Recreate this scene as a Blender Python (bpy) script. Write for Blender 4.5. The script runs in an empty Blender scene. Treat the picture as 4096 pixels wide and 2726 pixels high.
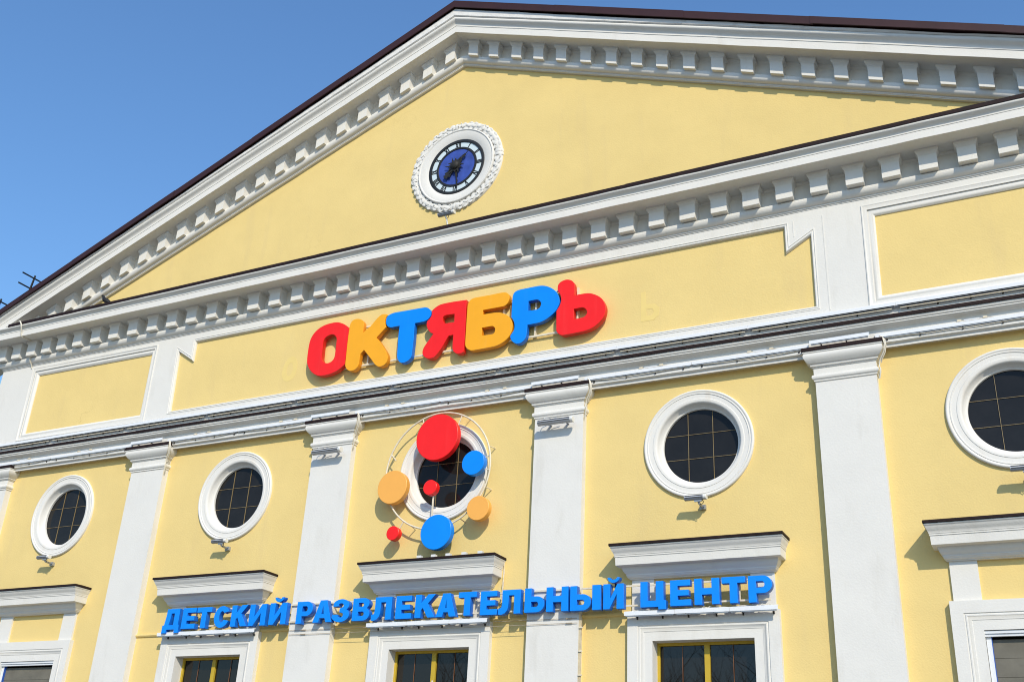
import bpy, math, random
from mathutils import Vector, Matrix
random.seed(7)
R_ = math.radians
scene = bpy.context.scene
COL = scene.collection

# ------------------------------------------------------------------ camera
cam_d = bpy.data.cameras.new('camera')
cam = bpy.data.objects.new('camera', cam_d)
COL.objects.link(cam)
YAW, PITCH, ROLL = -0.4907, 0.4338, 0.0536
fwd = Vector((math.sin(YAW) * math.cos(PITCH), math.cos(YAW) * math.cos(PITCH), math.sin(PITCH)))
rt0 = Vector((math.cos(YAW), -math.sin(YAW), 0))
up0 = rt0.cross(fwd)
rt = math.cos(ROLL) * rt0 + math.sin(ROLL) * up0
up = -math.sin(ROLL) * rt0 + math.cos(ROLL) * up0
cam.matrix_world = Matrix(((rt.x, up.x, -fwd.x, 8.12), (rt.y, up.y, -fwd.y, -13.24), (rt.z, up.z, -fwd.z, 1.6), (0, 0, 0, 1)))
cam_d.sensor_fit = 'HORIZONTAL'
cam_d.sensor_width = 36.0
cam_d.lens = 4278.6 / 4096 * 36.0
cam_d.clip_start = 0.05
cam_d.clip_end = 2000
scene.camera = cam

# ------------------------------------------------------------------ sky, sun, exposure
SUN_TO = Vector((0.77, -1.0, 0.85)).normalized()
SUN_EL = math.asin(SUN_TO.z)
SUN_ROT = math.atan2(SUN_TO.x, SUN_TO.y)
world = bpy.data.worlds.new('World')
scene.world = world
world.use_nodes = True
wn = world.node_tree.nodes
wl = world.node_tree.links
bg = wn['Background']
sky = wn.new('ShaderNodeTexSky')
sky.sky_type = 'NISHITA'
sky.sun_disc = False
sky.sun_elevation = SUN_EL
sky.sun_rotation = SUN_ROT
sky.altitude = 100
sky.air_density = 1.6
sky.dust_density = 0.6
sky.ozone_density = 10.0
wl.new(sky.outputs['Color'], bg.inputs['Color'])
bg.inputs['Strength'].default_value = 0.15
sun_d = bpy.data.lights.new('sun', 'SUN')
sun_d.energy = 3.0
sun_d.angle = R_(0.5)
sun_d.color = (1.0, 0.90, 0.735)
sun = bpy.data.objects.new('sun', sun_d)
COL.objects.link(sun)
sun.rotation_euler = (-SUN_TO).to_track_quat('-Z', 'Y').to_euler()
sun.location = (30, -40, 40)
scene.view_settings.view_transform = 'Standard'
scene.view_settings.look = 'None'
scene.view_settings.gamma = 1.0
scene.view_settings.use_curve_mapping = False
scene.view_settings.exposure = 0.32
scene.render.engine = 'CYCLES'
scene.cycles.use_denoising = True
scene.cycles.filter_width = 1.05
scene.cycles.max_bounces = 8
scene.cycles.diffuse_bounces = 5


# ------------------------------------------------------------------ materials
def mat(name, col, rough=0.6, spec=0.4, metal=0.0, var=0.0, vscale=3.0, bump=0.0, bscale=60.0, stain=None, stain_amt=0.0, stain_scale=(1, 1, 1), coat=0.0, crack=0.0):
    m = bpy.data.materials.new(name)
    m.use_nodes = True
    n, l = m.node_tree.nodes, m.node_tree.links
    b = n['Principled BSDF']
    b.inputs['Roughness'].default_value = rough
    b.inputs['Specular IOR Level'].default_value = spec
    b.inputs['Metallic'].default_value = metal
    b.inputs['Coat Weight'].default_value = coat
    tc = n.new('ShaderNodeNewGeometry')
    colout = None
    rgb = n.new('ShaderNodeRGB')
    rgb.outputs[0].default_value = (*col, 1)
    colout = rgb.outputs[0]
    if var > 0:
        ns = n.new('ShaderNodeTexNoise')
        ns.inputs['Scale'].default_value = vscale
        ns.inputs['Detail'].default_value = 6
        ns.inputs['Roughness'].default_value = 0.6
        l.new(tc.outputs['Position'], ns.inputs['Vector'])
        mr = n.new('ShaderNodeMapRange')
        mr.inputs['From Min'].default_value = 0.3
        mr.inputs['From Max'].default_value = 0.7
        mr.inputs['To Min'].default_value = 1 - var
        mr.inputs['To Max'].default_value = 1 + var * 0.6
        l.new(ns.outputs['Fac'], mr.inputs['Value'])
        mx = n.new('ShaderNodeMix')
        mx.data_type = 'RGBA'
        mx.blend_type = 'MULTIPLY'
        mx.inputs['Factor'].default_value = 1
        l.new(colout, mx.inputs['A'])
        l.new(mr.outputs['Result'], mx.inputs['B'])
        colout = mx.outputs['Result']
    if stain:
        mp = n.new('ShaderNodeMapping')
        mp.inputs['Scale'].default_value = stain_scale
        l.new(tc.outputs['Position'], mp.inputs['Vector'])
        ns = n.new('ShaderNodeTexNoise')
        ns.inputs['Scale'].default_value = 1.0
        ns.inputs['Detail'].default_value = 8
        ns.inputs['Roughness'].default_value = 0.65
        l.new(mp.outputs['Vector'], ns.inputs['Vector'])
        mr = n.new('ShaderNodeMapRange')
        mr.inputs['From Min'].default_value = 0.56
        mr.inputs['From Max'].default_value = 0.78
        mr.inputs['To Min'].default_value = 0
        mr.inputs['To Max'].default_value = stain_amt
        l.new(ns.outputs['Fac'], mr.inputs['Value'])
        mx = n.new('ShaderNodeMix')
        mx.data_type = 'RGBA'
        l.new(mr.outputs['Result'], mx.inputs['Factor'])
        l.new(colout, mx.inputs['A'])
        mx.inputs['B'].default_value = (*stain, 1)
        colout = mx.outputs['Result']
    if crack > 0:
        wob = n.new('ShaderNodeTexNoise')
        wob.inputs['Scale'].default_value = 2.5
        wob.inputs['Detail'].default_value = 6
        l.new(tc.outputs['Position'], wob.inputs['Vector'])
        av = n.new('ShaderNodeVectorMath')
        av.operation = 'MULTIPLY_ADD'
        l.new(wob.outputs['Color'], av.inputs[0])
        av.inputs[1].default_value = (0.7, 0.7, 0.7)
        l.new(tc.outputs['Position'], av.inputs[2])
        vo = n.new('ShaderNodeTexVoronoi')
        vo.feature = 'DISTANCE_TO_EDGE'
        vo.inputs['Scale'].default_value = 0.42
        l.new(av.outputs[0], vo.inputs['Vector'])
        th = n.new('ShaderNodeMapRange')
        th.inputs['From Min'].default_value = 0.0
        th.inputs['From Max'].default_value = 0.0035
        th.inputs['To Min'].default_value = crack
        th.inputs['To Max'].default_value = 0.0
        l.new(vo.outputs['Distance'], th.inputs['Value'])
        mk = n.new('ShaderNodeTexNoise')
        mk.inputs['Scale'].default_value = 0.55
        l.new(tc.outputs['Position'], mk.inputs['Vector'])
        mm = n.new('ShaderNodeMapRange')
        mm.inputs['From Min'].default_value = 0.56
        mm.inputs['From Max'].default_value = 0.68
        l.new(mk.outputs['Fac'], mm.inputs['Value'])
        mu = n.new('ShaderNodeMath')
        mu.operation = 'MULTIPLY'
        l.new(th.outputs['Result'], mu.inputs[0])
        l.new(mm.outputs['Result'], mu.inputs[1])
        mx = n.new('ShaderNodeMix')
        mx.data_type = 'RGBA'
        l.new(mu.outputs[0], mx.inputs['Factor'])
        l.new(colout, mx.inputs['A'])
        mx.inputs['B'].default_value = (col[0] * 0.45, col[1] * 0.4, col[2] * 0.35, 1)
        colout = mx.outputs['Result']
    l.new(colout, b.inputs['Base Color'])
    if bump > 0:
        ns = n.new('ShaderNodeTexNoise')
        ns.inputs['Scale'].default_value = bscale
        ns.inputs['Detail'].default_value = 5
        l.new(tc.outputs['Position'], ns.inputs['Vector'])
        n2 = n.new('ShaderNodeTexNoise')
        n2.inputs['Scale'].default_value = 2.2
        n2.inputs['Detail'].default_value = 3
        l.new(tc.outputs['Position'], n2.inputs['Vector'])
        ad = n.new('ShaderNodeMath')
        ad.operation = 'MULTIPLY_ADD'
        l.new(n2.outputs['Fac'], ad.inputs[0])
        ad.inputs[1].default_value = 2.5
        l.new(ns.outputs['Fac'], ad.inputs[2])
        bp = n.new('ShaderNodeBump')
        bp.inputs['Strength'].default_value = bump
        bp.inputs['Distance'].default_value = 0.01
        l.new(ad.outputs[0], bp.inputs['Height'])
        l.new(bp.outputs['Normal'], b.inputs['Normal'])
    return m


M = {}
M['yellow'] = mat('yellow_render', (0.765, 0.585, 0.238), 0.85, 0.2, var=0.05, vscale=1.1, bump=0.28, bscale=45, stain=(0.60, 0.46, 0.24), stain_amt=0.32, stain_scale=(2.6, 2.6, 0.30), crack=0.24)
M['yellow_patch'] = mat('yellow_patch_paint', (0.785, 0.605, 0.225), 0.8, 0.2, var=0.03, vscale=9)
M['white'] = mat('white_plaster', (0.72, 0.703, 0.655), 0.75, 0.25, var=0.03, vscale=2.2, bump=0.18, bscale=40, stain=(0.50, 0.47, 0.40), stain_amt=0.34, stain_scale=(3.4, 3.4, 0.9))
M['old_white'] = mat('weathered_white_plaster', (0.76, 0.75, 0.72), 0.8, 0.2, var=0.06, vscale=5, bump=0.8, bscale=16, stain=(0.36, 0.35, 0.32), stain_amt=0.75, stain_scale=(3.0, 3.0, 6.0))
M['ring_white'] = mat('window_ring_white', (0.73, 0.71, 0.66), 0.7, 0.25, var=0.02, vscale=3, bump=0.12, bscale=40, stain=(0.60, 0.48, 0.34), stain_amt=0.35, stain_scale=(7, 7, 1.2))
M['brown'] = mat('brown_metal', (0.020, 0.010, 0.009), 0.65, 0.2, var=0.25, vscale=7, bump=0.15, bscale=12, stain=(0.07, 0.035, 0.025), stain_amt=0.6, stain_scale=(14, 14, 2))
M['roof'] = mat('roof_metal', (0.040, 0.014, 0.014), 0.55, 0.3, var=0.15, vscale=3, bump=0.25, bscale=6)
M['black'] = mat('black_iron', (0.012, 0.012, 0.012), 0.5, 0.4, var=0.2, vscale=20)
M['glass'] = mat('dark_glass', (0.017, 0.0165, 0.016), 0.06, 0.2, var=0.25, vscale=3)
M['glass_low'] = mat('dark_window_glass', (0.010, 0.008, 0.006), 0.015, 0.5)
M['gold'] = mat('gold_glazing_bar', (0.26, 0.19, 0.09), 0.45, 0.5)
M['copper'] = mat('copper_glazing_bar', (0.22, 0.09, 0.035), 0.4, 0.5)
M['ochre'] = mat('ochre_window_frame', (0.52, 0.36, 0.03), 0.45, 0.4, var=0.05, vscale=6)
M['blind'] = mat('grey_blind', (0.16, 0.15, 0.12), 0.75, 0.3, var=0.18, vscale=5, stain=(0.10, 0.095, 0.075), stain_amt=0.6, stain_scale=(3, 3, 12))
M['trim'] = mat('white_metal_trim', (0.70, 0.72, 0.74), 0.4, 0.5)
M['blue_film'] = mat('blue_film_edge', (0.03, 0.10, 0.42), 0.4, 0.5)
M['trough'] = mat('white_trough_metal', (0.78, 0.80, 0.82), 0.4, 0.4, var=0.04, vscale=8, stain=(0.5, 0.46, 0.4), stain_amt=0.3, stain_scale=(30, 30, 30))
M['galv'] = mat('galvanised_metal', (0.42, 0.44, 0.46), 0.42, 0.5, metal=0.5, var=0.12, vscale=20)
M['darkmetal'] = mat('dark_bracket', (0.045, 0.040, 0.035), 0.55, 0.4)
M['lampgrey'] = mat('floodlight_grey', (0.42, 0.44, 0.47), 0.38, 0.5, metal=0.1)
M['lampcap'] = mat('floodlight_cap', (0.72, 0.72, 0.69), 0.3, 0.5)
M['rail'] = mat('cream_painted_rail', (0.74, 0.66, 0.50), 0.5, 0.4, var=0.12, vscale=12, stain=(0.30, 0.11, 0.04), stain_amt=0.55, stain_scale=(9, 9, 9))
M['rust'] = mat('rusty_strip', (0.62, 0.52, 0.34), 0.7, 0.3, var=0.2, vscale=10, stain=(0.34, 0.11, 0.03), stain_amt=0.9, stain_scale=(14, 14, 7))
M['cable'] = mat('cream_cable', (0.66, 0.62, 0.52), 0.6, 0.3)
M['wire'] = mat('thin_grey_wire', (0.42, 0.355, 0.26), 0.5, 0.4)
M['red'] = mat('red_plastic', (0.90, 0.014, 0.012), 0.36, 0.35, var=0.05, vscale=3, stain=(0.90, 0.12, 0.10), stain_amt=0.16, stain_scale=(11, 11, 0.7))
M['orange'] = mat('orange_plastic', (0.90, 0.40, 0.012), 0.36, 0.35, var=0.04, vscale=3, stain=(0.86, 0.47, 0.10), stain_amt=0.25, stain_scale=(9, 9, 0.8))
M['blue'] = mat('blue_plastic', (0.001, 0.245, 0.88), 0.36, 0.35, var=0.06, vscale=3, stain=(0.04, 0.30, 0.80), stain_amt=0.22, stain_scale=(9, 9, 0.9))
M['peach'] = mat('faded_orange_plastic', (0.87, 0.42, 0.088), 0.4, 0.3, var=0.03, vscale=4)
M['red_side'] = mat('red_edge_shade', (0.66, 0.020, 0.010), 0.4, 0.4, var=0.1, vscale=4)  # letter side colours: face colour darkened to imitate weaker sunlight
M['orange_side'] = mat('orange_edge_shade', (0.74, 0.27, 0.012), 0.4, 0.4, var=0.1, vscale=4)
M['blue_side'] = mat('blue_edge_shade', (0.004, 0.135, 0.58), 0.4, 0.4, var=0.15, vscale=4, stain=(0.30, 0.36, 0.46), stain_amt=0.45, stain_scale=(3, 3, 2))  # shade in the base colour, faded plastic in the stain
M['dial_black'] = mat('clock_black', (0.016, 0.016, 0.015), 0.5, 0.4)
M['dial_light'] = mat('clock_pale_ring', (0.60, 0.70, 0.73), 0.4, 0.4)
M['dial_blue'] = mat('clock_blue', (0.045, 0.085, 0.36), 0.45, 0.4, var=0.3, vscale=6)
M['iron'] = mat('clock_iron', (0.024, 0.023, 0.020), 0.6, 0.3, var=0.3, vscale=20)
M['pigeon'] = mat('pigeon_feathers', (0.014, 0.015, 0.018), 0.6, 0.3, var=0.4, vscale=40)
M['bark'] = mat('tree_bark', (0.075, 0.06, 0.045), 0.9, 0.2, var=0.3, vscale=8)
M['paving'] = mat('square_paving', (0.20, 0.19, 0.17), 0.9, 0.2, var=0.15, vscale=0.6)
M['asphalt'] = mat('asphalt', (0.055, 0.055, 0.055), 0.9, 0.2, var=0.2, vscale=1.0)


# ------------------------------------------------------------------ helpers
def link(name, me, m, parent=None, smooth=None):
    o = bpy.data.objects.new(name, me)
    COL.objects.link(o)
    if m is not None and len(me.materials) == 0:
        me.materials.append(M[m] if isinstance(m, str) else m)
    if parent is not None:
        o.parent = parent
        o.matrix_parent_inverse = Matrix.Translation(-parent_world(parent))
    if smooth:
        for p in me.polygons:
            p.use_smooth = True
        me.set_sharp_from_angle(angle=R_(smooth))
    return o


def parent_world(p):
    # parts keep world coordinates; only a root empty carries a location
    return Vector(p.location) if p.parent is None else Vector((0, 0, 0))


def tag(o, label, cat, group=None):
    o['label'] = label
    o['category'] = cat
    if group:
        o['group'] = group
    return o


def thing(name, label, cat, loc=(0, 0, 0), group=None):
    o = bpy.data.objects.new(name, None)
    o.empty_display_size = 0.2
    COL.objects.link(o)
    o.location = loc
    return tag(o, label, cat, group)


class MB:
    def __init__(s):
        s.v = []
        s.f = []

    def box(s, x0, x1, y0, y1, z0, z1):
        b = len(s.v)
        s.v += [(x0, y0, z0), (x1, y0, z0), (x1, y1, z0), (x0, y1, z0), (x0, y0, z1), (x1, y0, z1), (x1, y1, z1), (x0, y1, z1)]
        s.f += [(b, b + 3, b + 2, b + 1), (b + 4, b + 5, b + 6, b + 7), (b, b + 1, b + 5, b + 4), (b + 1, b + 2, b + 6, b + 5), (b + 2, b + 3, b + 7, b + 6), (b + 3, b, b + 4, b + 7)]
        return s

    def loft(s, rings, closed=True, caps=True, wrap=False):
        b = len(s.v)
        n = len(rings[0])
        for r in rings:
            s.v += [tuple(p) for p in r]
        k = len(rings)
        for i in range(k if wrap else k - 1):
            i2 = (i + 1) % k
            for j in range(n if closed else n - 1):
                j2 = (j + 1) % n
                s.f.append((b + i * n + j, b + i * n + j2, b + i2 * n + j2, b + i2 * n + j))
        if caps and closed and not wrap:
            s.f.append(tuple(b + j for j in reversed(range(n))))
            s.f.append(tuple(b + (k - 1) * n + j for j in range(n)))
        return s

    def tube(s, pts, r, n=8):
        pts = [Vector(p) for p in pts]
        rs = r if isinstance(r, (list, tuple)) else [r] * len(pts)
        rings = []
        prev = None
        for i, p in enumerate(pts):
            d = (pts[min(i + 1, len(pts) - 1)] - pts[max(i - 1, 0)])
            if d.length < 1e-9:
                d = Vector((0, 0, 1))
            d.normalize()
            if prev is None:
                a = d.cross(Vector((0, 0, 1)))
                if a.length < 0.1:
                    a = d.cross(Vector((1, 0, 0)))
            else:
                a = prev - d * prev.dot(d)
                if a.length < 1e-6:
                    a = d.cross(Vector((1, 0, 0)))
            a.normalize()
            prev = a
            c = d.cross(a)
            rings.append([p + rs[i] * (math.cos(2 * math.pi * j / n) * a + math.sin(2 * math.pi * j / n) * c) for j in range(n)])
        return s.loft(rings)

    def mesh(s, name, fix=True):
        me = bpy.data.meshes.new(name)
        me.from_pydata(s.v, [], s.f)
        me.validate()
        if fix:
            import bmesh
            bm = bmesh.new()
            bm.from_mesh(me)
            bmesh.ops.recalc_face_normals(bm, faces=bm.faces)
            bm.to_mesh(me)
            bm.free()
        me.update()
        return me

    def build(s, name, m, parent=None, smooth=None):
        return link(name, s.mesh(name), m, parent, smooth)


def jit(p, a):
    return p + random.uniform(-a, a)


def sweep_u(name, prof, xl, xr, yf, yb, m, parent, k=1.0, smooth=35, close=True, nx=1, wob=0.0):
    """profile (d, z) swept round a U in plan: left return, front, right return (mitred corners)"""
    rings = [[(xl - k * d, yb, z) for d, z in prof], [(xl - k * d, yf - d, z) for d, z in prof]]
    for i in range(1, nx):
        t = i / nx
        dz = random.uniform(-wob, wob)
        dy = random.uniform(-wob, wob)
        rings.append([((xl - k * d) * (1 - t) + (xr + k * d) * t, yf - d + dy, z + dz) for d, z in prof])
    rings += [[(xr + k * d, yf - d, z) for d, z in prof], [(xr + k * d, yb, z) for d, z in prof]]
    return MB().loft(rings, closed=close, caps=close).build(name, m, parent, smooth)


def frame_sweep(name, poly, prof, m, parent, smooth=35, closed=True):
    """mitred moulding along polygon poly (x,z, counter-clockwise as seen from -y); prof = (inward offset, y)"""
    n = len(poly)
    rings = []
    for i in range(n):
        p = Vector(poly[i])
        a = Vector(poly[(i - 1) % n])
        b = Vector(poly[(i + 1) % n])
        d1 = (p - a).normalized()
        d2 = (b - p).normalized()
        if not closed and i == 0:
            d1 = d2
        if not closed and i == n - 1:
            d2 = d1
        n1 = Vector((-d1.y, d1.x))
        n2 = Vector((-d2.y, d2.x))
        mv = (n1 + n2)
        mv = mv / max(0.25, (mv.length_squared / 2))
        rings.append([(p.x + mv.x * o, y, p.y + mv.y * o) for o, y in prof])
    return MB().loft(rings, closed=False, caps=False, wrap=closed).build(name, m, parent, smooth)


def lathe_y(name, prof, cx, cz, m, parent, seg=96, smooth=40):
    rings = []
    for i in range(seg):
        a = 2 * math.pi * i / seg
        rings.append([(cx + r * math.cos(a), y, cz + r * math.sin(a)) for r, y in prof])
    return MB().loft(rings, closed=False, caps=False, wrap=True).build(name, m, parent, smooth)


def disc_mesh(mb, cx, cz, r, y0, y1, n=48):
    a = [(cx + r * math.cos(2 * math.pi * i / n), y0, cz + r * math.sin(2 * math.pi * i / n)) for i in range(n)]
    b = [(x, y1, z) for x, _, z in a]
    return mb.loft([a, b])


def smooth_loop(pts, sub=5):
    """Catmull-Rom through points; points flagged with a third element are corners"""
    n = len(pts)
    out = []
    for i in range(n):
        p0, p1, p2, p3 = pts[(i - 1) % n], pts[i], pts[(i + 1) % n], pts[(i + 2) % n]
        a = Vector(p1[:2])
        b = Vector(p2[:2])
        t1 = (b - a) if len(p1) > 2 else (b - Vector(p0[:2])) * 0.5
        t2 = (b - a) if len(p2) > 2 else (Vector(p3[:2]) - a) * 0.5
        L = (b - a).length
        for t in (t1, t2):
            if t.length > L * 1.2:
                t.length = L * 1.2
        for j in range(sub):
            s = j / sub
            h00 = 2 * s**3 - 3 * s**2 + 1
            h10 = s**3 - 2 * s**2 + s
            h01 = -2 * s**3 + 3 * s**2
            h11 = s**3 - s**2
            out.append(tuple(h00 * a + h10 * t1 + h01 * b + h11 * t2))
    return out


def plate(name, loops, yfront, thick, m, parent, bevel=0.0, smooth=None):
    """filled (x,z) outline with holes, front face at yfront, thickness towards +y"""
    cu = bpy.data.curves.new('outline', 'CURVE')
    cu.dimensions = '2D'
    cu.fill_mode = 'BOTH'
    cu.extrude = max(0.0, thick / 2 - bevel)
    cu.bevel_depth = bevel
    cu.bevel_resolution = 1
    cu.offset = -bevel
    for lp in loops:
        sp = cu.splines.new('POLY')
        sp.points.add(len(lp) - 1)
        for q, p in zip(sp.points, lp):
            q.co = (p[0], p[1], 0, 1)
        sp.use_cyclic_u = True
    tmp = bpy.data.objects.new('outline', cu)
    COL.objects.link(tmp)
    bpy.context.view_layer.update()
    dg = bpy.context.evaluated_depsgraph_get()
    me = bpy.data.meshes.new_from_object(tmp.evaluated_get(dg))
    bpy.data.objects.remove(tmp)
    bpy.data.curves.remove(cu)
    yc = yfront + thick / 2
    me.transform(Matrix(((1, 0, 0, 0), (0, 0, -1, yc), (0, 1, 0, 0), (0, 0, 0, 1))))
    me.name = name
    me.materials.clear()
    return link(name, me, m, parent, smooth)


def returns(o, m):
    # letter sides get a darker colour, imitating the weaker sun they catch
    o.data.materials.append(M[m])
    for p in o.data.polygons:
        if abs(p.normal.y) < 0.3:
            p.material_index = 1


def circle(cx, cz, r, n=64):
    return [(cx + r * math.cos(2 * math.pi * i / n), cz + r * math.sin(2 * math.pi * i / n)) for i in range(n)]


def copy_obj(o, parent, dx=0, dy=0, dz=0):
    c = o.copy()
    COL.objects.link(c)
    c.parent = parent
    c.location = (dx, dy, dz)
    return c

# ------------------------------------------------------------------ ground
MB().box(-250, 250, -250, 250, -0.5, 0.0).build('ground', 'paving')['kind'] = 'structure'
MB().box(-250, 250, -62, -46, 0.0, 0.004).build('road', 'asphalt')['kind'] = 'structure'

# ------------------------------------------------------------------ the building
XL, XR = -10.663, 10.6
BAY = [-8.08, -4.03, 0.0, 3.98, 7.885]
PIL = [-6.038, -2.053, 1.9455, 5.993]
ZC = 6.543
XA = -0.2
B = thing('building', 'pale yellow classical building front with white pilasters, cornices and a pediment', 'building')

# main wall with round and rectangular openings
loops = [[(XL, 0), (XR, 0), (XR, 7.56), (XL, 7.56)]]
for x in BAY:
    loops.append(circle(x, ZC, 0.70))
    loops.append([(x - 0.9, 1.35), (x + 0.9, 1.35), (x + 0.9, 4.2), (x - 0.9, 4.2)])
plate('wall', loops, 0.0, 0.0, 'yellow', B)
MB().box(XL + 0.002, XL + 0.3, 0.01, 22, 0, 10.4).build('side_wall', 'yellow', B)
MB().box(XR - 0.3, XR - 0.002, 0.01, 22, 0, 10.4).build('side_wall', 'yellow', B)
MB().box(XL + 0.3, XR - 0.3, 21.7, 22, 0, 10.4).build('side_wall', 'yellow', B)
MB().box(XL + 0.3, XR - 0.3, 0.9, 1.0, 0.0, 10.4).build('inner_wall', 'darkmetal', B)
MB().box(XL - 0.05, XR + 0.05, -0.2, 0.02, 0.0, 0.9).build('plinth', 'white', B)

# frieze with three sunk panels
pc = [(-5.79, 8.25), (5.685, 8.25), (5.69, 9.345), (5.335, 9.13), (5.335, 9.545), (-5.462, 9.57), (-5.462, 9.18), (-5.845, 9.425)]
pl = [(-9.585, 8.29), (-6.555, 8.285), (-6.565, 9.50), (-9.59, 9.52)]
pr = [(6.54, 8.262), (9.57, 8.262), (9.57, 9.478), (6.555, 9.478)]


def grow(poly, o):
    n = len(poly)
    out = []
    for i in range(n):
        p, a, b = Vector(poly[i]), Vector(poly[i - 1]), Vector(poly[(i + 1) % n])
        d1, d2 = (p - a).normalized(), (b - p).normalized()
        mv = Vector((d1.y, -d1.x)) + Vector((d2.y, -d2.x))
        mv = mv / max(0.25, mv.length_squared / 2)
        out.append((p.x + mv.x * o, p.y + mv.y * o))
    return out


fr = plate('frieze', [[(XL, 7.5), (XR, 7.5), (XR, 9.98), (XL, 9.98)], grow(pc, 0.055), grow(pl, 0.09), grow(pr, 0.09)], -0.12, 0.0, 'white', B)
for nm, poly, w, yb in (('frieze_panel', pc, 0.05, -0.072), ('frieze_panel', pl, 0.09, -0.06), ('frieze_panel', pr, 0.09, -0.06)):
    plate(nm, [grow(poly, w * 0.8)], yb, 0.0, 'yellow', B)
roll = [(-0.062, -0.118), (-0.058, -0.126), (-0.048, -0.128), (-0.043, -0.119), (-0.036, -0.117), (-0.03, -0.124), (-0.016, -0.124), (-0.006, -0.112), (-0.001, -0.095), (0.0, -0.07)]
frame_sweep('panel_moulding', pc, roll, 'white', B)
deep = [(-0.165, -0.118), (-0.163, -0.132), (-0.15, -0.136), (-0.138, -0.128), (-0.12, -0.122), (-0.1, -0.108), (-0.086, -0.1), (-0.076, -0.1), (-0.066, -0.106), (-0.045, -0.108), (-0.028, -0.1), (-0.012, -0.085), (0.0, -0.075), (0.0, -0.055)]
frame_sweep('panel_moulding', pl, deep, 'white', B)
frame_sweep('panel_moulding', pr, deep, 'white', B)
# faint raised ribs in the white strip beside the notch
MB().box(5.46, 5.475, -0.124, -0.11, 9.36, 9.62).build('plaster_rib', 'white', B)
MB().box(5.865, 5.88, -0.124, -0.11, 8.15, 9.62).build('plaster_rib', 'white', B)

# horizontal cornice
corn = [(-0.3, 10.475), (0.513, 10.448), (0.519, 10.442), (0.524, 10.426), (0.522, 10.412), (0.512, 10.401), (0.495, 10.393), (0.474, 10.383), (0.461, 10.370), (0.456, 10.354), (0.456, 10.340), (0.462, 10.338), (0.462, 10.331), (0.455, 10.330), (0.455, 10.210), (0.443, 10.208), (0.435, 10.213), (0.03, 10.213), (0.028, 10.192), (0.012, 10.178), (0.0, 10.170), (0.0, 9.892), (0.090, 9.889), (0.095, 9.882), (0.096, 9.868), (0.092, 9.842), (0.080, 9.815), (0.060, 9.795), (0.040, 9.784), (0.024, 9.781), (0.024, 9.762), (0.009, 9.758), (0.009, 9.744), (0.0, 9.742), (-0.3, 9.742)]
co = sweep_u('cornice', corn, XL, XR, -0.12, 20, 'white', B, k=0.7, nx=60, wob=0.003)
fl = [(-0.12, 10.545), (0.524, 10.499), (0.531, 10.494), (0.532, 10.434), (0.525, 10.432), (0.519, 10.452), (0.505, 10.470), (-0.12, 10.52)]
# flashing laid in overlapping sheets
xs = -10.15
i = 0
while xs < 10.7:
    x2 = min(xs + random.uniform(1.6, 2.3), 10.75)
    o = 0.0015 * (i % 2)
    dz = random.uniform(-0.003, 0.003)
    p = [(-0.12 - d - o, z + o + dz) for d, z in fl]
    t = 0.02
    MB().loft([[(xs, y, z) for y, z in p], [(x2 + t, y, z + random.uniform(-0.003, 0.003)) for y, z in p]]).build('cornice_flashing', 'brown', co)
    xs = x2
    i += 1

# modillions under the horizontal cornice
HM = [-10.716, -10.291, -9.862, -9.432, -9.001, -8.558, -8.068, -7.591, -7.097, -6.603, -6.119, -5.634, -5.146, -4.668, -4.185, -3.706, -3.219, -2.725, -2.241, -1.771, -1.303, -0.835, -0.369, 0.109, 0.580, 1.041, 1.514, 1.988, 2.465, 2.925, 3.395, 3.880, 4.35, 4.82, 5.29, 5.767, 6.252, 6.735, 7.203, 7.688, 8.182, 8.665, 9.148, 9.631, 10.11]


def modillion_mesh(name, hw, y0, lv, slope):
    rings = []
    for z, h, y in lv:
        rings.append([(x, yy, z - slope * x) for x, yy in ((-h, y), (h, y), (h, y0), (-h, y0))])
    return MB().loft(rings).mesh(name)


lvh = [(-0.311, 0.1165, -0.303), (-0.307, 0.1175, -0.305), (-0.088, 0.1175, -0.305), (-0.080, 0.121, -0.308), (-0.060, 0.131, -0.317), (-0.048, 0.141, -0.326), (-0.042, 0.141, -0.326), (-0.040, 0.148, -0.332), (0.004, 0.148, -0.332)]
mo_me = modillion_mesh('modillion', 0.1175, -0.10, lvh, 0)
for x in HM:
    o = link('modillion', mo_me, 'white', B)
    o.location = (x + 0.1175, random.uniform(-0.004, 0.004), 10.211)
    o.rotation_euler = (0, 0, R_(random.uniform(-1.0, 1.0)))

# pediment wall
plate('pediment_wall', [[(-10.9, 10.3), (10.5, 10.3), (10.5, 10.45), (XA, 14.75), (-10.9, 10.45)]], 0.0, 0.0, 'yellow', B)

# raking cornices (left and right)
SL = 0.40
rk = [(0.2, 15.0), (-0.515, 15.012), (-0.521, 15.002), (-0.526, 14.985), (-0.523, 14.966), (-0.512, 14.950), (-0.492, 14.936), (-0.470, 14.920), (-0.456, 14.900), (-0.452, 14.876), (-0.452, 14.862), (-0.458, 14.860), (-0.458, 14.851), (-0.45, 14.85), (-0.45, 14.712), (-0.438, 14.71), (-0.43, 14.714), (-0.08, 14.714), (-0.075, 14.69), (-0.055, 14.67), (-0.05, 14.655), (-0.05, 14.432), (-0.118, 14.430), (-0.132, 14.42), (-0.142, 14.395), (-0.142, 14.365), (-0.134, 14.335), (-0.118, 14.312), (-0.095, 14.298), (-0.062, 14.294), (-0.062, 14.272), (-0.052, 14.268), (-0.05, 14.258), (0.2, 14.258)]
band = [(0.2, 15.14), (-0.522, 15.14), (-0.545, 15.12), (-0.540, 15.03), (-0.522, 15.018), (0.2, 15.014)]
RAKES = {}
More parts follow.
